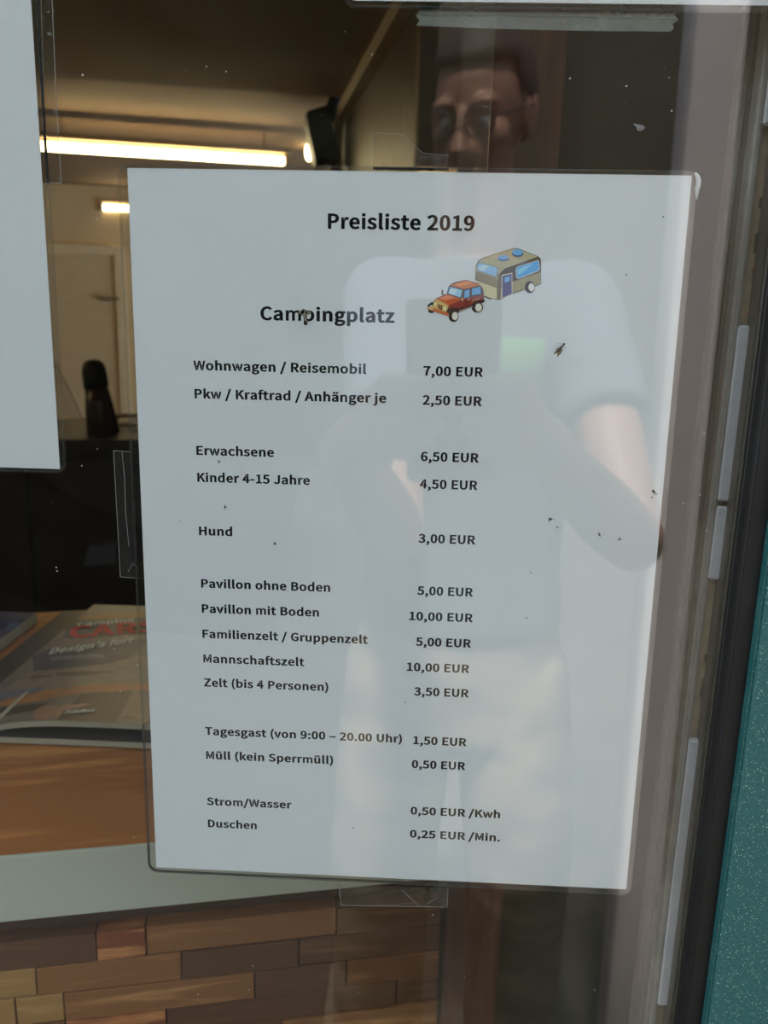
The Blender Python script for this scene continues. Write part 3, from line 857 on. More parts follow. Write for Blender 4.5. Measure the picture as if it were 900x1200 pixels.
def glyph_tris(ch):
    if ch not in TRI:
        adv, loops = GLYPHS[ch]
        pts, tris = [], []
        if loops:
            vs, es = [], []
            for l in loops:
                k = len(vs)
                vs += [Vector(p) for p in l]
                es += [(k + i, k + (i + 1) % len(l)) for i in range(len(l))]
            r = delaunay_2d_cdt(vs, es, [], 0, 0.5)
            pts = [(p.x, p.y) for p in r[0]]
            for f in r[2]:
                m = (sum(pts[i][0] for i in f) / 3, sum(pts[i][1] for i in f) / 3)
                if sum(inpoly(m, l) for l in loops) % 2:
                    tris.append(tuple(f))
        TRI[ch] = (pts, tris)
    return TRI[ch]


def text_extent(s):
    x = 0; lo = None; hi = 0
    for ch in s:
        adv, loops = GLYPHS[ch]
        if loops:
            xs = [p[0] for l in loops for p in l]
            lo = x + min(xs) if lo is None else lo
            hi = x + max(xs)
        x += adv
    return lo, hi


def text_bm(s, left, right, cap, place):
    """letters between left and right (in the text's own x), capitals cap high; place(x, y) -> point"""
    lo, hi = text_extent(s)
    k = (right - left) / (hi - lo)
    ky = cap / CAP
    bm = NB()
    x = 0
    for ch in s:
        adv, loops = GLYPHS[ch]
        pts, tris = glyph_tris(ch)
        vs = [bm.verts.new(place(left + (x + p[0] - lo) * k, p[1] * ky)) for p in pts]
        for a, b, c in tris:
            if len({a, b, c}) == 3:
                try:
                    bm.faces.new((vs[a], vs[b], vs[c]))
                except ValueError:
                    pass
        x += adv
    return bm


LINES = [('Preisliste 2019', -29.0, 26.3, 128.0), ('Campingplatz', -55.1, -3.0, 93.7), ('Wohnwagen / Reisemobil', -81.9, -13.5, 73.9),
 ('Pkw / Kraftrad / Anhänger je', -81.7, -5.5, 62.8), ('Erwachsene', -81.6, -50.1, 40.1), ('Kinder 4-15 Jahre', -81.5, -35.6, 29.1),
 ('Hund', -81.4, -67.6, 6.8), ('7,00 EUR', 8.7, 32.0, 73.8), ('2,50 EUR', 8.7, 32.0, 62.5), ('6,50 EUR', 8.7, 31.8, 40.1), ('4,50 EUR', 8.6, 31.8, 29.0),
 ('3,00 EUR', 8.7, 31.9, 6.5), ('Pavillon ohne Boden', -81.1, -27.1, -15.7), ('Pavillon mit Boden', -81.1, -31.7, -26.7),
 ('Familienzelt / Gruppenzelt', -81.1, -11.1, -37.9), ('Mannschaftszelt', -81.0, -37.8, -49.0), ('Zelt (bis 4 Personen)', -81.0, -27.6, -59.9),
 ('Tagesgast (von 9:00 – 20.00 Uhr)', -81.1, 4.3, -82.4), ('Müll (kein Sperrmüll)', -80.9, -25.3, -93.8), ('5,00 EUR', 8.9, 31.9, -15.7),
 ('10,00 EUR', 5.9, 32.3, -26.8), ('5,00 EUR', 8.9, 32.0, -38.0), ('10,00 EUR', 5.5, 31.8, -49.3), ('3,50 EUR', 8.8, 32.0, -60.3),
 ('1,50 EUR', 9.1, 32.0, -82.8), ('0,50 EUR', 8.8, 31.9, -94.0), ('0,50 EUR /Kwh', 8.9, 47.9, -116.3), ('0,25 EUR /Min.', 8.9, 48.5, -127.6),
 ('Strom/Wasser', -81.2, -43.4, -116.1), ('Duschen', -80.9, -59.0, -127.0)]


def sheet(t, x0, x1, z0, z1, lx0, lx1, lz0, lz1, rr=0.0045, tilt=0.0, cz=0.0):
    """paper sealed in a clear pouch: paper, front and back film, raised sealed rim"""
    def T(p):
        p = Vector(p)
        x, z = p.x, p.z
        return Vector((x, p.y, z + math.tan(tilt) * (x - x0)))
    bm = NB()
    n = 12
    poly = [T((x0, 0, z0)), T((x1, 0, z0)), T((x1, 0, z1)), T((x0, 0, z1))]
    prism(bm, poly, (0, 0.00012, 0))
    pp = new_mesh_obj('paper', bm, m_paper, t)
    for y, nm in ((-0.00042, 'front_film'), (0.0003, 'back_film')):
        bm = NB(); prism(bm, [T(p) for p in rounded_rect(lx0, lx1, lz0, lz1, rr, y)], (0, 0.00018, 0))
        new_mesh_obj(nm, bm, m_film, t)
    bm = NB()
    R = [T(p) for p in rounded_rect(lx0 + .0003, lx1 - .0003, lz0 + .0003, lz1 - .0003, rr, 0)]
    # a flattened bead following the outline
    prof = [(0.0, -0.00075), (0.0007, -0.00055), (0.0009, 0.0), (0.0007, 0.00055), (0.0, 0.00075), (-0.0002, 0.0)]
    c = Vector(((lx0 + lx1) / 2, 0, (lz0 + lz1) / 2))
    rings = []
    m_ = len(R)
    for i, p in enumerate(R):
        d = (R[(i + 1) % m_] - R[i - 1]).normalized()
        nin = Vector((-d.z, 0, d.x))
        if nin.dot(c - p) < 0: nin = -nin
        rings.append([bm.verts.new(p + nin * a + Vector((0, b, 0))) for a, b in prof])
    for i in range(m_):
        for k in range(len(prof)):
            bm.faces.new((rings[i][k], rings[i][(k + 1) % len(prof)], rings[(i + 1) % m_][(k + 1) % len(prof)], rings[(i + 1) % m_][k]))
    bmesh.ops.recalc_face_normals(bm, faces=bm.faces[:])
    new_mesh_obj('sealed_rim', bm, m_rim, t, smooth=True)
    return pp


# ------------------------------------------------------------------ the price list
Zp = lambda mm: Z0 + mm / 1000
t = thing('price_list', 'laminated white price list headed Preisliste 2019 behind the glass', 'price list', (0, 0, Zp(-151)))
paper = sheet(t, -.105, .105, Zp(-148.5), Zp(148.5), -.1088, .1072, Zp(-151.2), Zp(150.2))
for s_, l_, r_, z_ in LINES:
    cap = {'Preisliste 2019': 5.35, 'Campingplatz': 5.05}.get(s_, 3.6) / 1000
    o_ = new_mesh_obj('printed_line', text_bm(s_, l_ / 1000, r_ / 1000, cap, lambda x, y, z_=z_: Vector((x, -0.00004, Zp(z_) + y))), m_ink, t)
    o_.parent = paper; o_.location = (0, 0, 0)


bm = NB()  # white bead standing in for the sky glint on the film corner
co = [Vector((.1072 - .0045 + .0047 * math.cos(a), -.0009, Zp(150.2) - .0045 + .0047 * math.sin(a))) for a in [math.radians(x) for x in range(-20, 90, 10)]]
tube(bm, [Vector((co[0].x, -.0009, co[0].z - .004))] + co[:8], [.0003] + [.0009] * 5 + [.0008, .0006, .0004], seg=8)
new_mesh_obj('corner_glint', bm, m_glint, t, smooth=True)['label'] = 'white glint painted on the corner of the film'


# the little picture of a car towing a caravan, printed flat
def lin(c):
    return tuple(((x / 255 + 0.055) / 1.055) ** 2.4 if x > 10 else x / 3294 for x in c)


def ell(cx, cy, rx, ry, n=20, rot=0):
    return [(cx + rx * math.cos(2 * PI * k / n) * math.cos(rot) - ry * math.sin(2 * PI * k / n) * math.sin(rot),
             cy + rx * math.cos(2 * PI * k / n) * math.sin(rot) + ry * math.sin(2 * PI * k / n) * math.cos(rot)) for k in range(n)]


def flat_print(name, shapes, parent):
    bm = NB()
    cols = []
    for i, (poly, c) in enumerate(shapes):
        if c not in cols:
            cols.append(c)
        y = -0.00003 - i * 0.0000022
        P = [at_y(480 + x / 5, 270 + v / 5, y) for x, v in poly]
        vs = [bm.verts.new(p) for p in P]
        for a, b, d in tessellate_polygon([P]):
            try:
                f = bm.faces.new((vs[a], vs[b], vs[d])); f.material_index = cols.index(c)
            except ValueError:
                pass
    ms = []
    for c in cols:
        k = 'print_%02x%02x%02x' % c
        if k not in MATS:
            plain(k, tuple(min(.9, 1.2 * x) for x in lin(c)), rough=0.7, var=0.03, scale=900)
        ms.append(MATS[k])
    o_ = new_mesh_obj(name, bm, ms, t)
    o_.parent = parent; o_.location = (0, 0, 0)
    return o_


K_, BE, BE2, BR, BL, BL2, VI, GY = (38, 30, 26), (196, 184, 146), (172, 160, 126), (98, 82, 60), (70, 160, 222), (150, 190, 225), (84, 78, 130), (150, 140, 115)
shapes = [
    ([(388, 205), (400, 180), (430, 160), (610, 103), (640, 106), (755, 152), (768, 165), (770, 190), (770, 315), (600, 372), (530, 407), (512, 407), (436, 388), (430, 345), (384, 288)], (70, 60, 46)),
    ([(392, 203), (404, 182), (432, 163), (612, 106), (638, 109), (750, 153), (735, 160), (560, 222), (535, 245), (522, 262), (515, 235), (470, 215)], (178, 168, 134)),
    ([(390, 207), (470, 217), (516, 238), (520, 262), (514, 300), (512, 335), (387, 285)], (176, 166, 136)),
    ([(390, 240), (512, 278), (511, 334), (387, 284)], (140, 126, 96)),
    ([(397, 195), (410, 186), (500, 210), (519, 222), (512, 268), (500, 272), (402, 240), (394, 228)], (120, 125, 125)),
    ([(400, 197), (412, 190), (498, 213), (516, 225), (508, 264), (498, 268), (404, 236), (397, 226)], BL2),
    ([(404, 214), (440, 200), (470, 210), (430, 240), (404, 234)], (190, 212, 232)),
    ([(386, 290), (512, 338), (512, 404), (438, 386), (432, 344)], (204, 194, 152)),
    ([(514, 330), (522, 268), (534, 252), (530, 405), (514, 405)], (120, 100, 72)),
    ([(536, 330), (600, 302), (768, 246), (768, 312), (600, 368), (532, 404)], (186, 174, 132))]
for k in range(9):
    y0 = 306 + k * 8
    shapes.append(([(602, y0), (768, y0 - 56), (768, y0 - 53), (602, y0 + 3)], (112, 98, 68)))
shapes += [
    ([(622, 228), (628, 215), (645, 207), (752, 174), (760, 180), (762, 232), (752, 240), (645, 282), (630, 282), (623, 272)], (200, 200, 190)),
    ([(627, 230), (632, 218), (646, 211), (750, 179), (757, 184), (758, 230), (749, 236), (645, 277), (633, 277), (628, 270)], BL),
    ([(632, 232), (660, 214), (720, 196), (660, 250), (634, 262)], (128, 196, 238)),
    ([(538, 268), (546, 258), (602, 248), (602, 374), (538, 400)], (206, 200, 178)),
    ([(543, 271), (549, 264), (598, 254), (598, 372), (543, 395)], VI),
    ([(554, 272), (592, 262), (590, 300), (554, 312)], (60, 70, 110)),
    ([(558, 276), (588, 268), (586, 296), (558, 306)], (120, 180, 225)),
    ([(543, 330), (598, 310), (598, 313), (543, 333)], (60, 54, 96)),
    (ell(550, 164, 33, 17), (40, 80, 130)), (ell(550, 158, 31, 14), (84, 160, 215)),
    (ell(633, 136, 34, 20), (40, 80, 130)), (ell(632, 128, 31, 18), (96, 172, 222)),
    ([(672, 320), (680, 300), (705, 288), (735, 292), (748, 315), (742, 300), (760, 318), (768, 312), (768, 270), (740, 280), (700, 280), (680, 295)], (160, 148, 112)),
    (ell(705, 332, 30, 36), K_), (ell(714, 333, 18, 24), (222, 214, 196)), (ell(716, 333, 13, 18), (240, 236, 222)),
    ([(428, 378), (480, 398), (476, 406), (432, 390)], (90, 74, 60))]
pc = flat_print('printed_caravan', shapes, paper)
shapes = [
    ([(130, 462), (135, 420), (160, 395), (222, 372), (235, 322), (260, 305), (330, 290), (415, 313), (424, 325), (432, 365), (436, 405), (440, 418), (400, 435), (290, 482), (230, 500), (190, 492), (112, 466), (104, 448)], (92, 40, 30)),
    ([(255, 315), (330, 294), (414, 316), (410, 322), (322, 344), (240, 324)], (204, 116, 58)),
    ([(262, 314), (330, 297), (370, 306), (290, 330)], (226, 140, 76)),
    ([(233, 324), (314, 346), (302, 398), (220, 372)], (60, 50, 50)), ([(237, 330), (309, 350), (299, 392), (226, 370)], (150, 196, 222)),
    ([(240, 345), (280, 345), (262, 378), (230, 368)], (196, 220, 234)),
    ([(318, 348), (356, 340), (354, 396), (314, 402)], (50, 40, 40)), ([(322, 354), (352, 346), (350, 390), (319, 396)], (100, 164, 210)),
    ([(361, 336), (418, 323), (423, 377), (361, 388)], (50, 40, 40)), ([(365, 342), (415, 328), (419, 371), (365, 381)], (96, 160, 208)),
    ([(302, 403), (428, 378), (430, 404), (420, 414), (296, 452), (230, 468), (236, 440)], (140, 52, 34)),
    ([(316, 404), (352, 398), (352, 440), (318, 448)], (122, 42, 30)),
    ([(366, 408), (410, 398), (410, 404), (366, 414)], (206, 160, 120)),
    ([(340, 404), (352, 401), (352, 406), (340, 409)], (220, 190, 150)),
    ([(158, 400), (222, 374), (300, 400), (292, 412), (232, 440)], (196, 92, 40)),
    ([(170, 400), (220, 380), (262, 392), (210, 415)], (222, 122, 58)),
    ([(138, 420), (160, 400), (230, 440), (218, 472), (196, 492), (130, 460)], (214, 176, 108)),
    ([(166, 432), (192, 440), (190, 470), (164, 456)], (84, 44, 26)),
    ([(172, 436), (175, 437), (173, 460), (170, 459)], (190, 140, 80)), ([(181, 439), (184, 440), (182, 465), (179, 463)], (190, 140, 80)),
    (ell(206, 458, 9, 12), (240, 226, 180)), (ell(150, 430, 8, 9), (240, 226, 180)),
    ([(104, 438), (128, 420), (142, 424), (138, 436), (120, 440), (110, 456)], (44, 48, 40)),
    ([(216, 470), (250, 452), (286, 458), (288, 474), (262, 470), (232, 490), (222, 488)], (52, 30, 26)),
    ([(370, 425), (400, 410), (440, 408), (440, 420), (372, 446)], (52, 30, 26)),
    (ell(128, 470, 20, 15), K_), (ell(258, 503, 30, 34), K_), (ell(266, 502, 18, 24), (226, 216, 190)), (ell(268, 502, 12, 17), (242, 236, 214)),
    (ell(397, 451, 34, 32), K_), (ell(404, 452, 20, 24), (222, 212, 186)), (ell(406, 452, 14, 17), (240, 234, 212)),
    ([(104, 450), (120, 446), (228, 484), (232, 500), (216, 500), (108, 464)], (196, 112, 62)),
    ([(112, 448), (140, 456), (134, 466), (110, 458)], (226, 190, 130)),
    ([(290, 470), (368, 444), (370, 450), (292, 478)], (160, 150, 140)),
    ([(186, 350), (196, 346), (198, 372), (188, 376)], (120, 90, 60)), ([(188, 374), (214, 376), (214, 380), (190, 380)], (60, 50, 40)),
    ([(302, 396), (314, 394), (316, 414), (306, 414)], (216, 160, 100)),
    ([(228, 330), (234, 324), (222, 372), (217, 372)], (90, 120, 120))]
flat_print('printed_car', shapes, paper)

# neighbouring laminated sheets
t = thing('laminated_sheet', 'laminated white sheet at the left edge, cut off by the picture', 'sheet', (-.246, 0, Zp(30)))
sheet(t, -.348, -.1380, Zp(32.6), Zp(32.6 + 297), -.3508, -.1352, Zp(30.7), Zp(331.5))
t = thing('laminated_sheet', 'laminated white sheet along the top edge, only its lower rim showing', 'sheet', (.085, 0, Zp(203)))
sheet(t, -.0205, .1895, Zp(206.0), Zp(206 + 297), -.0238, .1925, Zp(203.4), Zp(506), tilt=math.radians(-0.34))

# magazine lettering (flat print on the covers)
def mag_text(name, s, p0, p1, cap, z_extra=0.0012, mat=None, slant=0.0):
    a = at_z(p0[0], p0[1], HT + 0.0117); b = at_z(p1[0], p1[1], HT + 0.0117)
    d = (b - a); L = d.length; d.normalize(); n = Vector((-d.y, d.x, 0))
    def place(x, y):
        p = a + d * (x + y * slant) + n * y
        sx = (p.x - MX0) / (MX1 - MX0); sy = (p.y - MY0) / (MY1 - MY0)
        return Vector((p.x, p.y, arch(sx, max(0, min(1, sy))) + 0.0045 + 0.0009))
    o_ = new_mesh_obj(name, text_bm(s, 0, L, cap, place), mat, t2)
    o_.parent = cov; o_.location = (0, 0, 0)
m_red = plain('print_red', (0.60, 0.04, 0.04), rough=0.4)
m_cream = plain('print_cream', (0.62, 0.60, 0.52), rough=0.4)
mag_text('title_lettering', 'CARS', (80, 746), (185, 738), 0.032, mat=m_red)
mag_text('lettering', 'Camping', (90, 733), (158, 727), 0.012, mat=m_cream)
mag_text('lettering', "Design's fort", (57, 765), (155, 752), 0.014, mat=m_cream, slant=0.35)
mag_text('lettering', 'Süden', (74, 844), (109, 842), 0.007, mat=m_cream, slant=0.3)

# ------------------------------------------------------------------ adhesive tape
def quad_tape(pix, y, mat, th=0.00006):
    bm = NB()
    prism(bm, [at_y(u, v, y) for u, v in pix], (0, th, 0))
    return bm
def line_strip(pix, y, w, bm, th=0.00005):
    P = [at_y(u, v, y) for u, v in pix]
    for a, b in zip(P, P[1:]):
        d = (b - a).normalized(); n = Vector((-d.z, 0, d.x)) * w / 2
        box8(bm, [a - n, b - n, b + n, a + n, a - n + Vector((0, th, 0)), b - n + Vector((0, th, 0)), b + n + Vector((0, th, 0)), a + n + Vector((0, th, 0))])
YT = 0.0010
def tape(label, pix, lines, mat=None, y=YT, w=0.00022):
    P = [at_y(u, v, y) for u, v in pix]
    c = sum(P, Vector()) / len(P)
    t = thing('adhesive_tape', label, 'tape', (c.x, y, min(p.z for p in P)))
    new_mesh_obj('tape_film', quad_tape(pix, y, None), mat or m_tape, t)
    bm = NB()
    for l in lines:
        line_strip(l, y - 0.0001, w, bm)
    new_mesh_obj('tape_edge', bm, m_tape_edge, t)
    return t
tape('clear tape holding the left side of the price list', [(133, 528), (160, 530), (168, 678), (141, 676)],
     [[(160, 530), (133, 528), (141, 676), (166, 678)], [(143, 530), (146, 560), (147, 600), (151, 640)], [(150, 670), (156, 660), (163, 668)]])
tape('clear tape under the lower edge of the price list', [(397, 1037), (525, 1041), (524, 1063), (400, 1061)],
     [[(397, 1037), (400, 1061), (524, 1063), (525, 1042)], [(471, 1043), (491, 1062)], [(500, 1060), (512, 1052)]])
tape('clear tape with air bubbles on the upper left sheet above the lamp', [(40, 0), (63, 0), (67, 120), (72, 215), (44, 213), (41, 120)],
     [[(61, 0), (66, 120), (72, 215), (46, 213)], [(48, 0), (50, 60), (52, 150), (54, 200)]])
tape('small clear tape on the upper edge of the price list', [(437, 155), (479, 158), (486, 172), (498, 182), (525, 183), (526, 203), (437, 200)],
     [[(437, 200), (437, 155), (474, 158), (484, 170), (497, 180), (525, 182)], [(490, 201), (497, 198), (504, 201), (511, 198), (518, 201)]], w=0.00015)
jl = [(490, 0), (494, 4), (489, 8), (495, 12), (487, 18), (492, 24), (488, 30)]
jr = [(786, 37), (790, 32), (788, 28), (795, 24), (791, 18), (797, 12), (790, 8), (793, 2)]
t = tape('whitish matt tape with jagged torn ends under the top sheet', jl + [(560, 33), (680, 36)] + jr, [[(492, 17), (600, 18), (700, 20), (790, 22)]], mat=m_tape_mat, w=0.0004)
bm = NB(); prism(bm, [at_y(u, v, YT - 0.00025) for u, v in ([(491, 6), (494, 10), (489, 14), (493, 17), (600, 18), (793, 22), (789, 17), (796, 12), (791, 8), (793, 5)])], (0, 0.00006, 0))
new_mesh_obj('second_strip', bm, m_tape_mat, t)

# ------------------------------------------------------------------ the glazed door with its right-hand rail
T8 = math.tan(math.radians(0.7))
def xs(x_mm, y, z, tilt=True):
    """x of a vertical member read off the plane of the price list, carried to depth y"""
    x = x_mm / 1000 + (z - Z0) * (T8 if tilt else 0)
    return CAM.x + (x - CAM.x) * (y - CAM.y) / (-CAM.y)
def member(bm, x0, x1, y0, y1, z0, z1, tilt=True, bev=0):
    # edges read at the front face of the member
    P = []
    for y in (y0, y1):
        P += [(xs(x0, y0, z0, tilt), y, z0), (xs(x1, y0, z0, tilt), y, z0), (xs(x1, y0, z1, tilt), y, z1), (xs(x0, y0, z1, tilt), y, z1)]
    fs = box8(bm, P)
    if bev:
        bmesh.ops.bevel(bm, geom=list({e for f in fs for e in f.edges}), offset=bev, segments=3, affect='EDGES')
D0, D1 = 0.42, 2.14                          # daylight of the pane
win = bpy.data.objects.new('window_1', None); C.objects.link(win); win.location = (-0.2, 0, D0)
win['kind'] = 'structure'; win['label'] = 'glazed door leaf with a dark rubber gasket and a sparkling teal frame'
bm = NB(); box(bm, -0.60, xs(137, -0.004, Z0) + .006, -0.0055, -0.0015, D0 - .02, D1 + .02)
new_mesh_obj('glass_pane', bm, m_glass, win)
# teal frame, outer face proud of the glass
m_teal, tt, pp_, oo = node_mat('sparkling_teal_paint')
tcn = N(tt, 'ShaderNodeTexCoord')
vo = N(tt, 'ShaderNodeTexVoronoi', Scale=2300.0)
tt.links.new(tcn.outputs['Object'], vo.inputs['Vector'])
sepc = N(tt, 'ShaderNodeSeparateColor'); tt.links.new(vo.outputs['Color'], sepc.inputs[0])
gt = N(tt, 'ShaderNodeMath', operation='GREATER_THAN'); gt.inputs[1].default_value = 0.86
tt.links.new(sepc.outputs[0], gt.inputs[0])
lt = N(tt, 'ShaderNodeMath', operation='LESS_THAN'); lt.inputs[1].default_value = 0.42
tt.links.new(vo.outputs['Distance'], lt.inputs[0])
mu = N(tt, 'ShaderNodeMath', operation='MULTIPLY'); tt.links.new(gt.outputs[0], mu.inputs[0]); tt.links.new(lt.outputs[0], mu.inputs[1])
mu2 = N(tt, 'ShaderNodeMath', operation='MULTIPLY'); tt.links.new(mu.outputs[0], mu2.inputs[0]); tt.links.new(sepc.outputs[1], mu2.inputs[1])
mxc = N(tt, 'ShaderNodeMix'); mxc.data_type = 'RGBA'
nzt = N(tt, 'ShaderNodeTexNoise', Scale=900.0, Detail=3.0); tt.links.new(tcn.outputs['Object'], nzt.inputs['Vector'])
rpt = N(tt, 'ShaderNodeValToRGB'); tt.links.new(nzt.outputs['Fac'], rpt.inputs[0])
rpt.color_ramp.elements[0].position = .35; rpt.color_ramp.elements[1].position = .7
rpt.color_ramp.elements[0].color = (0.010, 0.082, 0.080, 1); rpt.color_ramp.elements[1].color = (0.020, 0.122, 0.116, 1)
tt.links.new(mu2.outputs[0], mxc.inputs[0]); tt.links.new(rpt.outputs[0], mxc.inputs[6]); mxc.inputs[7].default_value = (0.45, 0.65, 0.55, 1)
tt.links.new(mxc.outputs[2], pp_.inputs['Base Color'])
pp_.inputs['Roughness'].default_value = 0.42
bnt = N(tt, 'ShaderNodeBump', Strength=0.25, Distance=0.0003); tt.links.new(nzt.outputs['Fac'], bnt.inputs['Height']); tt.links.new(bnt.outputs[0], pp_.inputs['Normal'])
bm = NB()
YO = -0.020
P = []
for y in (YO, 0.035):
    P += [(xs(148.9, YO, D0 - .12), y, D0 - .12), (0.298, y, D0 - .12), (0.298, y, D1 + .04), (xs(148.9, YO, D1 + .04), y, D1 + .04)]
fs = box8(bm, P)
bmesh.ops.bevel(bm, geom=list({e for f in fs for e in f.edges}), offset=0.001, segments=2, affect='EDGES')
new_mesh_obj('frame_side', bm, m_teal, win)
bm = NB(); box(bm, -0.698, -0.59, YO, 0.035, D0 - .12, D1 + .04, bev=.001); new_mesh_obj('frame_side', bm, m_teal, win)
bm = NB(); box(bm, -0.5895, .13, YO, 0.035, 0.05, D0, bev=.001); new_mesh_obj('frame_bottom', bm, m_teal, win)
bm = NB(); box(bm, -0.5895, .115, YO, 0.035, D1, D1 + .04, bev=.001); new_mesh_obj('frame_top', bm, m_teal, win)
# gasket: two lips of rubber
bm = NB()
member(bm, 138.5, 148.7, -0.0150, -0.006, D0 - .02, D1 + .02, bev=.0015)
new_mesh_obj('rubber_gasket', bm, m_rubber, win)
bm = NB()
member(bm, 135.2, 138.4, -0.0085, -0.006, D0 - .02, D1 + .02, bev=.0006)
new_mesh_obj('rubber_lip', bm, plain('dull_rubber', (0.016, 0.016, 0.013), rough=0.5), win)
# inside rail: stepped profile of the frame, lock channel with cover plates and screws
bm = NB()
member(bm, 117.0, 124.2, 0.022, 0.034, D0, D1, bev=.003)
new_mesh_obj('inner_frame', bm, m_alu, win, smooth=False)
bm = NB(); member(bm, 123.6, 127.0, 0.0150, 0.034, D0, D1, bev=.0012)
new_mesh_obj('inner_ridge', bm, plain('lilac_grey_ridge', (0.30, 0.27, 0.24), rough=0.35, var=0.1, scale=200), win)
bm = NB(); member(bm, 126.5, 152.0, 0.0180, 0.034, D0, D1)
new_mesh_obj('lock_channel', bm, m_channel, win)
bm = NB(); member(bm, 133.4, 141.0, 0.006, 0.0178, D0, D1, bev=.001)
new_mesh_obj('channel_lip', bm, m_alu, win)
YPL = 0.0140
def zy(u, v):
    return at_y(u, v, YPL).z
segs = [(895, 20, 892, 146), (873, 380, 853, 588), (850, 596, 839, 680), (812, 868, 790, 1088), (786, 1120, 770, 1290)]
segs = [(895, 0, 893, 146), (870, 381, 850, 588), (850, 594, 838, 680), (812, 868, 786, 1180)]
for k, (u0, v0, u1, v1) in enumerate(segs):
    za, zb = zy(u0, v0), zy(u1, v1)
    if k == 0: za += .12
    bm = NB(); member(bm, 126.6, 133.2, YPL, 0.0179, zb, za, bev=.0008)
    new_mesh_obj('cover_plate', bm, m_plate, win)
for (u, v, h) in ((893, 236, 12), (886, 284, 22), (838, 775, 10), (826, 810, 26)):
    z_ = zy(u, v)
    bm = NB(); member(bm, 128.6, 132.6, 0.0172, 0.01795, z_ - h * .00017, z_ + h * .00017, bev=.0003)
    new_mesh_obj('lock_notch', bm, m_notch, win)
for (u, v) in ((885, 314), (878, 366)):
    p = at_y(u, v, 0.0165)
    bm = NB(); ball(bm, (xs(130.4, 0.0165, p.z), 0.0172, p.z), .0014, .0009, .0014)
    new_mesh_obj('screw', bm, m_screw, win, smooth=True)
p = at_y(896, 199, 0.0165)
bm = NB(); ball(bm, (xs(131.5, 0.0165, p.z), 0.0165, p.z), .0016, .0012, .0035)
new_mesh_obj('glint_bump', bm, m_steel, win, smooth=True)  # glossy metal bump added to give the bright glint on the rail

# ------------------------------------------------------------------ specks, flies and dust on the glass
YG = -0.0056
def blob(bm, c, r, h=0.0002, n=7, sx=1.0, rot=0.0):
    P = []
    for k in range(n):
        a = 2 * PI * k / n
        q = r * rnd.uniform(0.55, 1.15)
        x, z = q * sx * math.cos(a), q * math.sin(a)
        P.append(Vector((c.x + x * math.cos(rot) - z * math.sin(rot), c.y, c.z + x * math.sin(rot) + z * math.cos(rot))))
    prism(bm, P, (0, -h, 0))
m_speck = plain('fly_dirt', (0.05, 0.045, 0.04), rough=0.8)
m_dust = plain('pale_dust', (0.55, 0.50, 0.42), rough=0.9)
specks = [(257, 541, .0006, 'small dark speck on the glass under the word Erwachsene'),
          (264, 594, .0007, 'small dark hooked speck on the glass above the word Hund'),
          (322, 637, .0006, 'tiny slanting speck on the glass right of the word Hund'),
          (645, 608, .0008, 'dark insect speck on the glass right of 4,50 EUR'),
          (653, 618, .0005, 'smaller dot just below the insect speck right of 4,50 EUR'),
          (702, 626, .0006, 'brownish speck near the right side, level with 3,00 EUR'),
          (726, 632, .0006, 'dark dot rightmost of the row of specks above 3,00 EUR level'),
          (766, 576, .0009, 'pair of grey scratches beside the right edge of the price list'),
          (764, 583, .0005, 'small mark under the scratches at the right edge of the price list'),
          (622, 671, .0005, 'tiny grey speck below the brown shirt reflection, right of 3,00 EUR'),
          (617, 724, .0005, 'tiny upright speck right of the first 10,00 EUR'),
          (475, 823, .0005, 'tiny grey speck below 3,50 EUR'),
          (417, 867, .0004, 'faint dot beside 20.00 Uhr on the price list'),
          (414, 970, .0004, 'faint dot in the gap left of 0,25 EUR'),
          (211, 610, .0003, 'tiny dot left of and above the word Hund'),
          (777, 254, .0004, 'tiny dark dot near the upper right corner of the price list'),
          (734, 322, .0004, 'tiny dot right of the printed caravan')]
specks[9] = (622, 671, .0005, 'tiny grey speck at mid height in the right half, below the 3,00 EUR level')
for u, v, r, lab in specks:
    bm = NB(); c = at_y(u, v, YG)
    blob(bm, c, r, sx=rnd.uniform(.5, 1.0), rot=rnd.uniform(0, 3))
    if r > .00055:
        for k in range(3):
            a = rnd.uniform(0, 6.28)
            tube(bm, [c, c + Vector((math.cos(a), 0, math.sin(a))) * r * 1.9 + Vector((0, -.0001, 0))], 0.00009, seg=5)
    tag(new_mesh_obj('dirt_speck', bm, m_speck, origin=c), lab, 'speck')
# dirt on the p of Campingplatz
bm = NB()
c = at_y(357, 368, YG)
for dx, dz, r in ((0, 0, .0016), (-.0012, .0006, .0011), (.0014, .0004, .0010), (.0004, -.0017, .0009), (.001, -.0028, .0006), (-.0005, .0014, .0006)):
    blob(bm, c + Vector((dx, 0, dz)), r, n=9)
tag(new_mesh_obj('fly_dirt', bm, plain('grey_brown_dirt', (0.14, 0.12, 0.09), rough=0.9), origin=c), 'grey-brown fly dirt stuck over the p of Campingplatz', 'dirt')
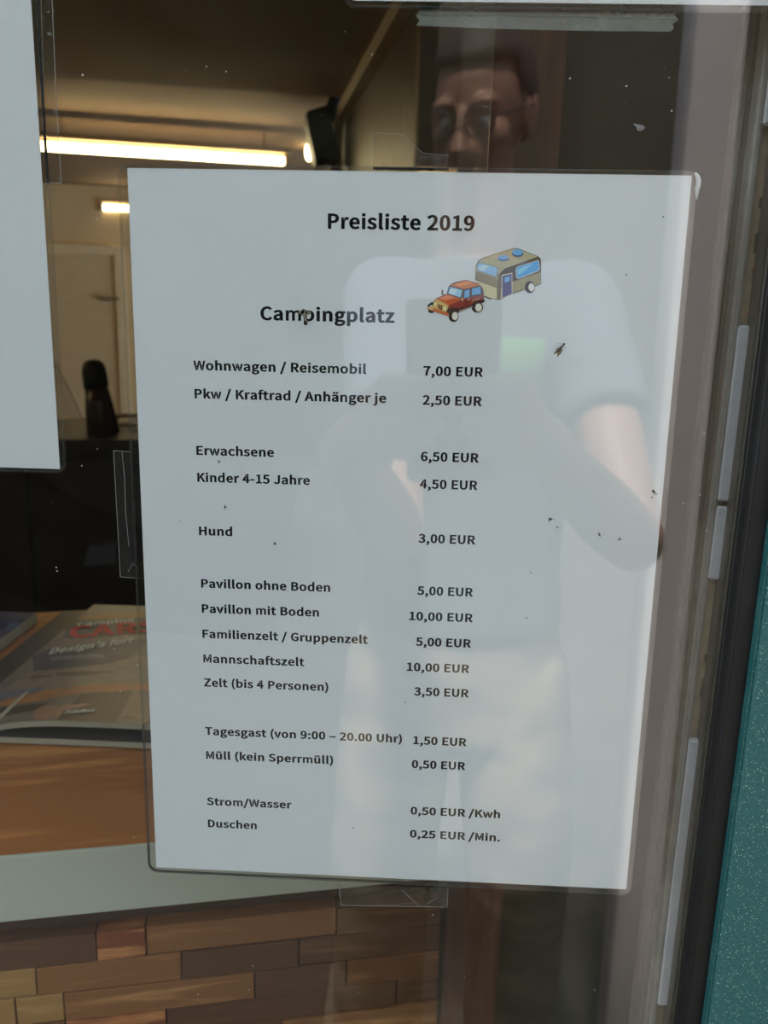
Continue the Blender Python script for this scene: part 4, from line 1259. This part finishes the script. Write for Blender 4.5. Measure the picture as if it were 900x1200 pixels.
# dead fly with wings
c = at_y(657, 408, YG - .0008)
t = thing('gnat', 'dead winged gnat stuck on the glass right of the caravan picture', 'insect', c)
bm = NB(); d = Vector((.62, 0, .78))
tube(bm, [c - d * .0020, c - d * .0008, c + d * .0004, c + d * .0014], [.0002, .0004, .0005, .0003], seg=8)
ball(bm, c + d * .0019, .0005, seg=8, rg=6)
new_mesh_obj('body', bm, m_speck, t, smooth=True)
m_wing = clear('gnat_wing', 1.4, (0.7, 0.6, 0.45), rough=0.3, haze=0.5, hazecol=(.45, .36, .22))
for s_ in (-1, 1):
    bm = NB(); a = Vector((-.55 + .25 * s_, 0, -.8)).normalized(); n_ = Vector((-a.z, 0, a.x))
    P = [c + d * .0006 + a * (.0042 * f) + n_ * (.0008 * s2 * math.sin(PI * f ** .7)) for f, s2 in ((0, 0), (.3, 1), (.6, 1), (.85, 1), (1, 0), (.85, -1), (.6, -1), (.3, -1))]
    prism(bm, P, (0, .00005, 0)); new_mesh_obj('wing', bm, m_wing, t)
for k in range(6):
    bm = NB(); s_ = 1 if k % 2 else -1; n_ = Vector((-d.z, 0, d.x)) * s_
    p0 = c + d * (.0008 - .0006 * (k // 2)); p1 = p0 + n_ * .0010 + d * (.0005 - .0005 * (k // 2)); p2 = p1 + n_ * .0008 - d * .0006
    tube(bm, [p0, p1, p2 + Vector((0, .0006, 0))], .00007, seg=5); new_mesh_obj('leg', bm, m_speck, t)
# pale dust over the pane
bm = NB()
fixed = [(242, 78), (265, 84), (97, 88), (247, 186), (114, 257), (88, 310), (96, 546), (66, 665), (67, 669), (114, 526), (161, 779), (134, 760), (141, 810), (68, 849), (157, 981), (436, 64), (668, 92), (734, 101), (784, 91), (787, 130), (296, 1132), (420, 1163), (544, 1144), (507, 1072), (697, 1160), (292, 1160), (232, 1165), (825, 508), (801, 590), (820, 580), (828, 622)]
for u, v in fixed:
    blob(bm, at_y(u, v, YG), rnd.uniform(.00022, .0004), h=.00012)
for k in range(260):
    u = rnd.uniform(-40, 880); v = rnd.uniform(-30, 1230)
    c = at_y(u, v, YG)
    if c.x < xs(133, 0, c.z):
        blob(bm, c, rnd.uniform(.00006, .00016), h=.0001, n=5)
o_ = new_mesh_obj('dust_specks', bm, m_dust)
tag(o_, 'fine pale dust specks scattered over the window glass', 'dust', kind='stuff')
bm = NB(); c = at_y(751, 149, YG)
blob(bm, c, .0011, sx=1.3, rot=.5, n=9); blob(bm, c + Vector((-.0016, 0, .0006)), .0006, sx=2, rot=-.4)
tag(new_mesh_obj('smudge', bm, clear('smudge_film', 1.4, (.9, .9, .9), rough=.4, haze=.14), origin=c), 'small whitish smudge on the glass above the upper right corner of the price list', 'smudge')

# ------------------------------------------------------------------ the street side (seen mirrored in the pane)
bm = NB(); box(bm, -12, 14, -14, 0.0, -0.05, 0)
struct(new_mesh_obj('ground', bm, plain('gravel', (0.16, 0.14, 0.105), col2=(0.05, 0.042, 0.028), rough=0.9, scale=9, bump=0.4)))
bm = NB(); box(bm, -5.0, -0.16, -8.0, -0.02, 0.0, 0.02, bev=.004)  # dark slab added so the lower left reflection stays dark
struct(new_mesh_obj('added_slab', bm, plain('dark_slab', (0.02, 0.018, 0.016), rough=0.9, scale=80, bump=0.4)), 'added dark slab in front of the glazed door, keeping the reflection dark')
m_post = plain('post_lilac_white', (0.86, 0.76, 0.75), rough=0.6, var=0.03, scale=20)
bm = NB()
K2 = 1.36
x0_, x1_ = CAM.x + .2745 * K2, CAM.x + .333 * K2
yp = CAM.y * -1 - K2 - .007
n_ = 24; R_ = (x1_ - x0_) / 2
box(bm, x0_, x1_, yp - 2 * R_, yp, 0.0, 2.9, bev=0.018)
post = tag(new_mesh_obj('porch_post', bm, m_post), 'pale squared post with rounded edges outside, mirrored along the right of the price list', 'post')
m_leaf = plain('dark_leaves', (0.010, 0.013, 0.006), rough=0.9, scale=5, var=0.5, spec=0.08)
m_bush = plain('bush_leaves', (0.006, 0.007, 0.004), rough=0.9, scale=5, var=0.5, spec=0.1)
def added_hedge(name, label, x0, x1, y0, y1, z1, cell=0.16):
    bm = NB()
    box(bm, x0, x1, y0, y1, 0.0, z1)
    bmesh.ops.subdivide_edges(bm, edges=bm.edges[:], cuts=int(max(x1 - x0, z1) / cell / 2), use_grid_fill=True)
    for v in bm.verts:
        if v.co.z > 0.05:
            v.co += Vector((mnoise.noise(v.co * 3), mnoise.noise(v.co * 3 + Vector((9, 0, 0))), mnoise.noise(v.co * 3 + Vector((0, 9, 0))))) * 0.28
    return tag(new_mesh_obj(name, bm, m_leaf), label, 'added_hedge')
added_hedge('added_hedge', 'added tall dark leaf screen far behind the photographer, keeping sky out of the reflection', -11, 2.2, -9.5, -8, 6.0, .4)  # unseen leaf screen, added to keep bright sky out of the reflection
bm = NB(); box(bm, 0.05, 9.0, -6.4, -6.0, 0.0, 5.2)
struct(new_mesh_obj('added_yard_wall', bm, plain('beige_brown_render', (0.085, 0.066, 0.042), rough=0.9, scale=3)))  # wall added so the right half of the pane mirrors more light
added_bush = added_hedge('added_bush', 'added dark leaf block outside to the left of the photographer, darkening the reflection', -3.2, -0.75, -4.6, -3.3, 2.2, .2)  # leaf block added so the left of the pane mirrors something dark
added_bush.data.materials[0] = m_bush
# ------------------------------------------------------------------ the photographer, outside, mirrored in the pane
HX = 0.083
HY = -1.03
HZ = CAM.z + .2106 * 1.35 + 0.002             # eye height
t = thing('person', 'bare-armed person in T-shirt and glasses holding up a phone, reflected in the glass', 'person', (HX, HY, 0))
SH = Vector((HX, HY + .01, HZ - .235))
pel = Vector((HX, HY - .03, .96))
def limb(bm, pts, rads, seg=14, squash=1.0):
    tube(bm, pts, rads, seg=seg, squash=squash)
    for p, r in zip(pts, rads):
        ball(bm, p, r * .99, seg=seg, rg=8)
def slim(bm):
    for v in bm.verts:
        if v.co.z > HZ - .13:
            f = min(1, (v.co.z - HZ + .13) / .04)
            v.co.x = HX + (v.co.x - HX) * (1 - .12 * f)
    return bm
def torso(bm, levels, grow=0.0, seg=24):
    rings = []
    for z, cx, cy, rx, ry in levels:
        rings.append([bm.verts.new((cx + (rx + grow) * math.cos(2 * PI * k / seg), cy + (ry + grow) * math.sin(2 * PI * k / seg), z)) for k in range(seg)])
    fs = []
    for a, b in zip(rings, rings[1:]):
        for k in range(seg):
            fs.append(bm.faces.new((a[k], a[(k + 1) % seg], b[(k + 1) % seg], b[k])))
    fs.append(bm.faces.new(rings[0][::-1])); fs.append(bm.faces.new(rings[-1]))
    bmesh.ops.recalc_face_normals(bm, faces=fs)
def remesh(o, vs, sm=0.6, it=4):
    m = o.modifiers.new('remesh', 'REMESH'); m.mode = 'VOXEL'; m.voxel_size = vs; m.use_smooth_shade = True
    s = o.modifiers.new('smooth', 'SMOOTH'); s.factor = sm; s.iterations = it
skin = plain('skin', (0.40, 0.205, 0.14), rough=0.5, var=0.08, scale=12)
skin.node_tree.nodes['Principled BSDF'].inputs['Subsurface Weight'].default_value = 0.15
skin.node_tree.nodes['Principled BSDF'].inputs['Subsurface Radius'].default_value = (0.012, 0.004, 0.002)
X0, Y0 = HX, HY
LV = [(.90, X0, Y0 - .03, .150, .105), (.98, X0, Y0 - .03, .160, .110), (1.08, X0, Y0 - .02, .145, .105), (1.18, X0, Y0 - .01, .150, .108),
      (1.30, X0, Y0, .168, .115), (1.38, X0, Y0 + .005, .178, .112), (HZ - .25, X0, Y0, .175, .090), (HZ - .215, X0, Y0, .11, .070), (HZ - .19, X0, Y0 + .005, .065, .060)]
# phone: the lens is the camera, phone body behind it
ph_c = CAM - AF * 0.0095 + AD * 0.058 - AX * -0.022
wr, el, shd = {}, {}, {}
for s in (-1, 1):
    shd[s] = Vector((HX + (.160 if s > 0 else -.140), HY, HZ - .245))
    el[s] = Vector((HX + (.200 if s > 0 else -.105), HY + .29, HZ - .55))
    side = ph_c + AX * (s * .043)
    wr[s] = side + Vector((s * .050, -.085, -.060))
bm = NB()
torso(bm, LV)
limb(bm, [Vector((X0, Y0, HZ - .20)), Vector((X0, Y0 + .01, HZ - .12)), Vector((X0, Y0 + .02, HZ - .06))], [.060, .056, .056])
for s in (-1, 1):
    limb(bm, [shd[s], shd[s] * .5 + el[s] * .5, el[s]], [.054, .048, .039])
    limb(bm, [el[s], el[s] * .65 + wr[s] * .35, wr[s] * .9 + el[s] * .1, wr[s]], [.040, .041, .028, .026])
    hip = Vector((X0 + s * .085, Y0 - .03, .90)); kn = Vector((X0 + s * .10, Y0 - .005, .50)); an = Vector((X0 + s * .11, Y0 - .05, .10))
    limb(bm, [hip, kn, an * .35 + kn * .65 + Vector((0, -.02, 0)), an], [.085, .056, .056, .036])
    limb(bm, [an + Vector((0, -.02, -.055)), an + Vector((s * .01, .08, -.065)), an + Vector((s * .015, .15, -.07))], [.035, .036, .028], squash=.8)
# head: skull, jaw, nose, brows, ears, looking down at the phone
hc = Vector((HX, HY + .01, HZ + .01))
tilt = Euler((math.radians(-16), 0, math.radians(24)))
def hp(x, y, z):
    v = Vector((x, y, z)); v.rotate(tilt); return hc + v
ball(bm, hp(0, -.010, .022), .076, .095, .094, seg=24, rg=16, rot=tilt)
ball(bm, hp(0, .022, -.040), .060, .070, .072, seg=20, rg=12, rot=tilt)
ball(bm, hp(0, .050, -.088), .032, .032, .026, rot=tilt)
for s in (-1, 1):
    ball(bm, hp(s * .042, .052, -.020), .024, .026, .026, rot=tilt)
    ball(bm, hp(s * .030, .075, .026), .026, .014, .010, rot=tilt)
    ball(bm, hp(s * .080, -.002, -.005), .009, .020, .034, rot=tilt)
    ball(bm, hp(s * .086, -.012, .004), .008, .014, .024, rot=tilt)
tube(bm, [hp(0, .085, .018), hp(0, .098, -.010), hp(0, .112, -.032), hp(0, .098, -.042)], [.009, .010, .015, .012], seg=12)
for s in (-1, 1):
    ball(bm, hp(s * .012, .098, -.036), .010, .011, .009, rot=tilt)
ball(bm, hp(0, .090, -.062), .024, .010, .006, rot=tilt)
ball(bm, hp(0, .088, -.072), .021, .011, .007, rot=tilt)
# hands: palm beside the phone, four fingers behind it, thumb on the screen side
for s in (-1, 1):
    side = ph_c + AX * (s * .043) + AD * .022
    dirx = -s * AX
    palm = side + AX * (s * .016) - AF * .018 + AD * .012
    limb(bm, [wr[s], wr[s] * .45 + palm * .55 + AX * s * .004], [.025, .026])
    for k in range(4):
        limb(bm, [wr[s] * .4 + palm * .6 + AD * (-.028 + .016 * k) * .8, palm + AD * (-.030 + .019 * k)], [.012, .012], seg=10)
    for k, L in enumerate((.94, 1.0, .92, .74)):
        b0 = palm + AD * (-.030 + .019 * k)
        b1 = side + AX * (s * .010) + AF * .004 + AD * (-.034 + .0195 * k)
        b2 = side + AF * .0155 + dirx * (.014 * L) + AD * (-.036 + .0195 * k)
        b3 = side + AF * .0145 + dirx * (.036 * L) + AD * (-.038 + .019 * k)
        limb(bm, [b0, b1, b2, b3], [.0095, .0085, .0078, .0068], seg=10)
    th0 = wr[s] * .3 + palm * .7 - AF * .006
    th1 = side - AF * .022 + AX * (s * .004) - AD * .006
    th2 = side - AF * .0145 + dirx * .020 - AD * .014
    limb(bm, [th0, th1, th2], [.014, .0105, .0085], seg=10)
body = new_mesh_obj('body', slim(bm), skin, t)
remesh(body, .0042, .5, 3)
m_white = plain('eye_white', (0.8, 0.78, 0.75), rough=0.2)
m_iris = plain('eye_brown', (0.05, 0.03, 0.02), rough=0.2)
for s in (-1, 1):
    bm = NB(); ball(bm, hp(s * .030, .071, .000), .0115)
    e = new_mesh_obj('eye', slim(bm), m_white, t, smooth=True)
    bm = NB(); ball(bm, hp(s * .030, .0805, -.003), .0055, .003, .0055, rot=tilt)
    i_ = new_mesh_obj('iris', slim(bm), m_iris, t, smooth=True); i_.parent = e; i_.location = (0, 0, 0)
bm = NB()
for s in (-1, 1):
    n_ = 20
    pts = [hp(s * (.034) + .025 * math.cos(2 * PI * k / n_), .104 - .0005 * k * 0, .002 + .019 * math.sin(2 * PI * k / n_)) for k in range(n_ + 1)]
    tube(bm, pts, .0016, seg=6, caps=False)
    tube(bm, [hp(s * .059, .102, .008), hp(s * .082, .06, .010), hp(s * .090, -.005, .012), hp(s * .088, -.02, -.01)], .0017, seg=6)
tube(bm, [hp(-.010, .104, .006), hp(0, .107, .009), hp(.010, .104, .006)], .0016, seg=6)
new_mesh_obj('glasses', slim(bm), m_black, t)
# short dark hair
bm = NB()
vs = ball(bm, hp(0, -.018, .032), .0815, .099, .096, seg=32, rg=20, rot=tilt)
inv = tilt.to_matrix().inverted()
kill = [v for v in vs if (lambda q: q.z < (.062 if q.y > .03 else -.02 + .9 * (q.y + .03) if q.y > -.03 else -.04))(inv @ (v.co - hc))]
bmesh.ops.delete(bm, geom=kill, context='VERTS')
for v in bm.verts:
    v.co += (v.co - hc).normalized() * .004 * mnoise.noise(v.co * 60)
hair = new_mesh_obj('hair', slim(bm), plain('dark_brown_hair', (0.035, 0.02, 0.012), rough=0.6, scale=200, bump=.5), t, smooth=True)
sd = hair.modifiers.new('thick', 'SOLIDIFY'); sd.thickness = 0.006; sd.offset = 1
# T-shirt
bm = NB()
SL = [(.93, X0, Y0 - .025, .165, .125), (1.05, X0, Y0 - .018, .155, .118), (1.18, X0, Y0 - .008, .158, .118), (1.30, X0, Y0, .178, .125), (1.38, X0, Y0 + .005, .186, .122), (HZ - .25, X0, Y0, .182, .098), (HZ - .208, X0, Y0, .118, .080), (HZ - .188, X0, Y0 + .003, .075, .070)]
torso(bm, SL, grow=.006)
for s in (-1, 1):
    m_ = shd[s] * .45 + el[s] * .55
    limb(bm, [shd[s] + Vector((-s * .03, 0, 0)), shd[s]], [.062, .062])
    tube(bm, [shd[s], shd[s] * .7 + el[s] * .3, m_], [.0635, .064, .066], seg=20)
shirt = new_mesh_obj('t_shirt', bm, plain('shirt_cloth', (0.115, 0.13, 0.17), rough=0.9, var=0.05, scale=30, bump=.2), t)
remesh(shirt, .007, .6, 4)
# print across the chest: a green field with a white stripe beneath it
for nm_, z0_, z1_, col_ in (('green_print', HZ - .385, HZ - .30, (0.13, 0.30, 0.12)), ('white_print', HZ - .408, HZ - .3855, (0.45, 0.46, 0.52))):
    bm = NB(); g_ = []
    for i in range(13):
        a_ = math.radians(58 + 74 * i / 12)
        row = []
        for z_ in (z0_, (z0_ + z1_) / 2, z1_):
            row.append((HX + .186 * math.cos(a_), HY + .006 + .132 * math.sin(a_), z_))
        g_.append(row)
    for i in range(12):
        for j in range(2):
            q_ = [bm.verts.new(g_[i + a][j + b]) for a, b in ((0, 0), (1, 0), (1, 1), (0, 1))]
            bm.faces.new(q_)
    bmesh.ops.remove_doubles(bm, verts=bm.verts[:], dist=1e-5)
    pr_o = new_mesh_obj(nm_, bm, plain(nm_, col_, rough=.9), t, smooth=True)
    sm_ = pr_o.modifiers.new('thick', 'SOLIDIFY'); sm_.thickness = 0.003
    pr_o.parent = shirt; pr_o.location = (0, 0, 0)
# trousers, mottled
bm = NB()
torso(bm, [(.74, X0, Y0 - .025, .185, .118), (.84, X0, Y0 - .03, .182, .125), (.94, X0, Y0 - .028, .166, .124), (1.00, X0, Y0 - .025, .158, .120)])
for s in (-1, 1):
    tube(bm, [Vector((X0 + s * .09, Y0 - .025, .86)), Vector((X0 + s * .105, Y0 - .01, .68)), Vector((X0 + s * .12, Y0, .50)), Vector((X0 + s * .125, Y0 - .03, .30)), Vector((X0 + s * .125, Y0 - .045, .09))], [.10, .100, .095, .088, .085], seg=20)
m_sh, ts, ps, os_ = node_mat('mottled_cloth')
tc_ = N(ts, 'ShaderNodeTexCoord'); nz_ = N(ts, 'ShaderNodeTexNoise', Scale=11.0, Detail=2.0)
mp_ = N(ts, 'ShaderNodeMapping'); mp_.inputs['Scale'].default_value = (0.7, 1, 1.6)
ts.links.new(tc_.outputs['Object'], mp_.inputs[0]); ts.links.new(mp_.outputs[0], nz_.inputs['Vector'])
rr_ = N(ts, 'ShaderNodeValToRGB'); rr_.color_ramp.interpolation = 'EASE'
rr_.color_ramp.elements[0].position = .40; rr_.color_ramp.elements[1].position = .62
rr_.color_ramp.elements[0].color = (0.20, 0.165, 0.11, 1); rr_.color_ramp.elements[1].color = (0.46, 0.36, 0.26, 1)
ts.links.new(nz_.outputs['Fac'], rr_.inputs[0]); ts.links.new(rr_.outputs[0], ps.inputs['Base Color']); ps.inputs['Roughness'].default_value = .9
shorts = new_mesh_obj('trousers', bm, m_sh, t)
remesh(shorts, .008, .6, 4)
for s in (-1, 1):
    an = Vector((X0 + s * .11, Y0 - .05, .10))
    bm = NB()
    limb(bm, [an + Vector((0, -.03, -.055)), an + Vector((s * .01, .08, -.062)), an + Vector((s * .015, .16, -.067))], [.042, .044, .034], squash=.8)
    for v in bm.verts: v.co.z = max(v.co.z, .001)
    new_mesh_obj('shoe', bm, m_black, t, smooth=True)
# the phone in the hands
t = thing('phone', 'dark phone held up in both hands outside the glass, seen only as a reflection', 'phone', ph_c)
bm = NB()
rm = Matrix((AX, -AF, -AD)).transposed().to_4x4()
bmesh.ops.create_cube(bm, size=1, matrix=Matrix.Translation(ph_c) @ rm @ Matrix.Diagonal((.074, .0085, .152, 1)))
bmesh.ops.bevel(bm, geom=bm.edges[:], offset=.003, segments=3, affect='EDGES')
new_mesh_obj('phone_body', bm, m_black, t)
bm = NB()
c_ = ph_c - AF * .0045
bmesh.ops.create_cube(bm, size=1, matrix=Matrix.Translation(c_) @ rm @ Matrix.Diagonal((.068, .0004, .144, 1)))
new_mesh_obj('screen', bm, emit('phone_screen', (.7, .75, .8), .3), t)
bm = NB()
c_ = CAM - AF * .0048
tube(bm, [c_, c_ + AF * .0012], .0055, seg=16)
new_mesh_obj('lens_ring', bm, m_steel, t)
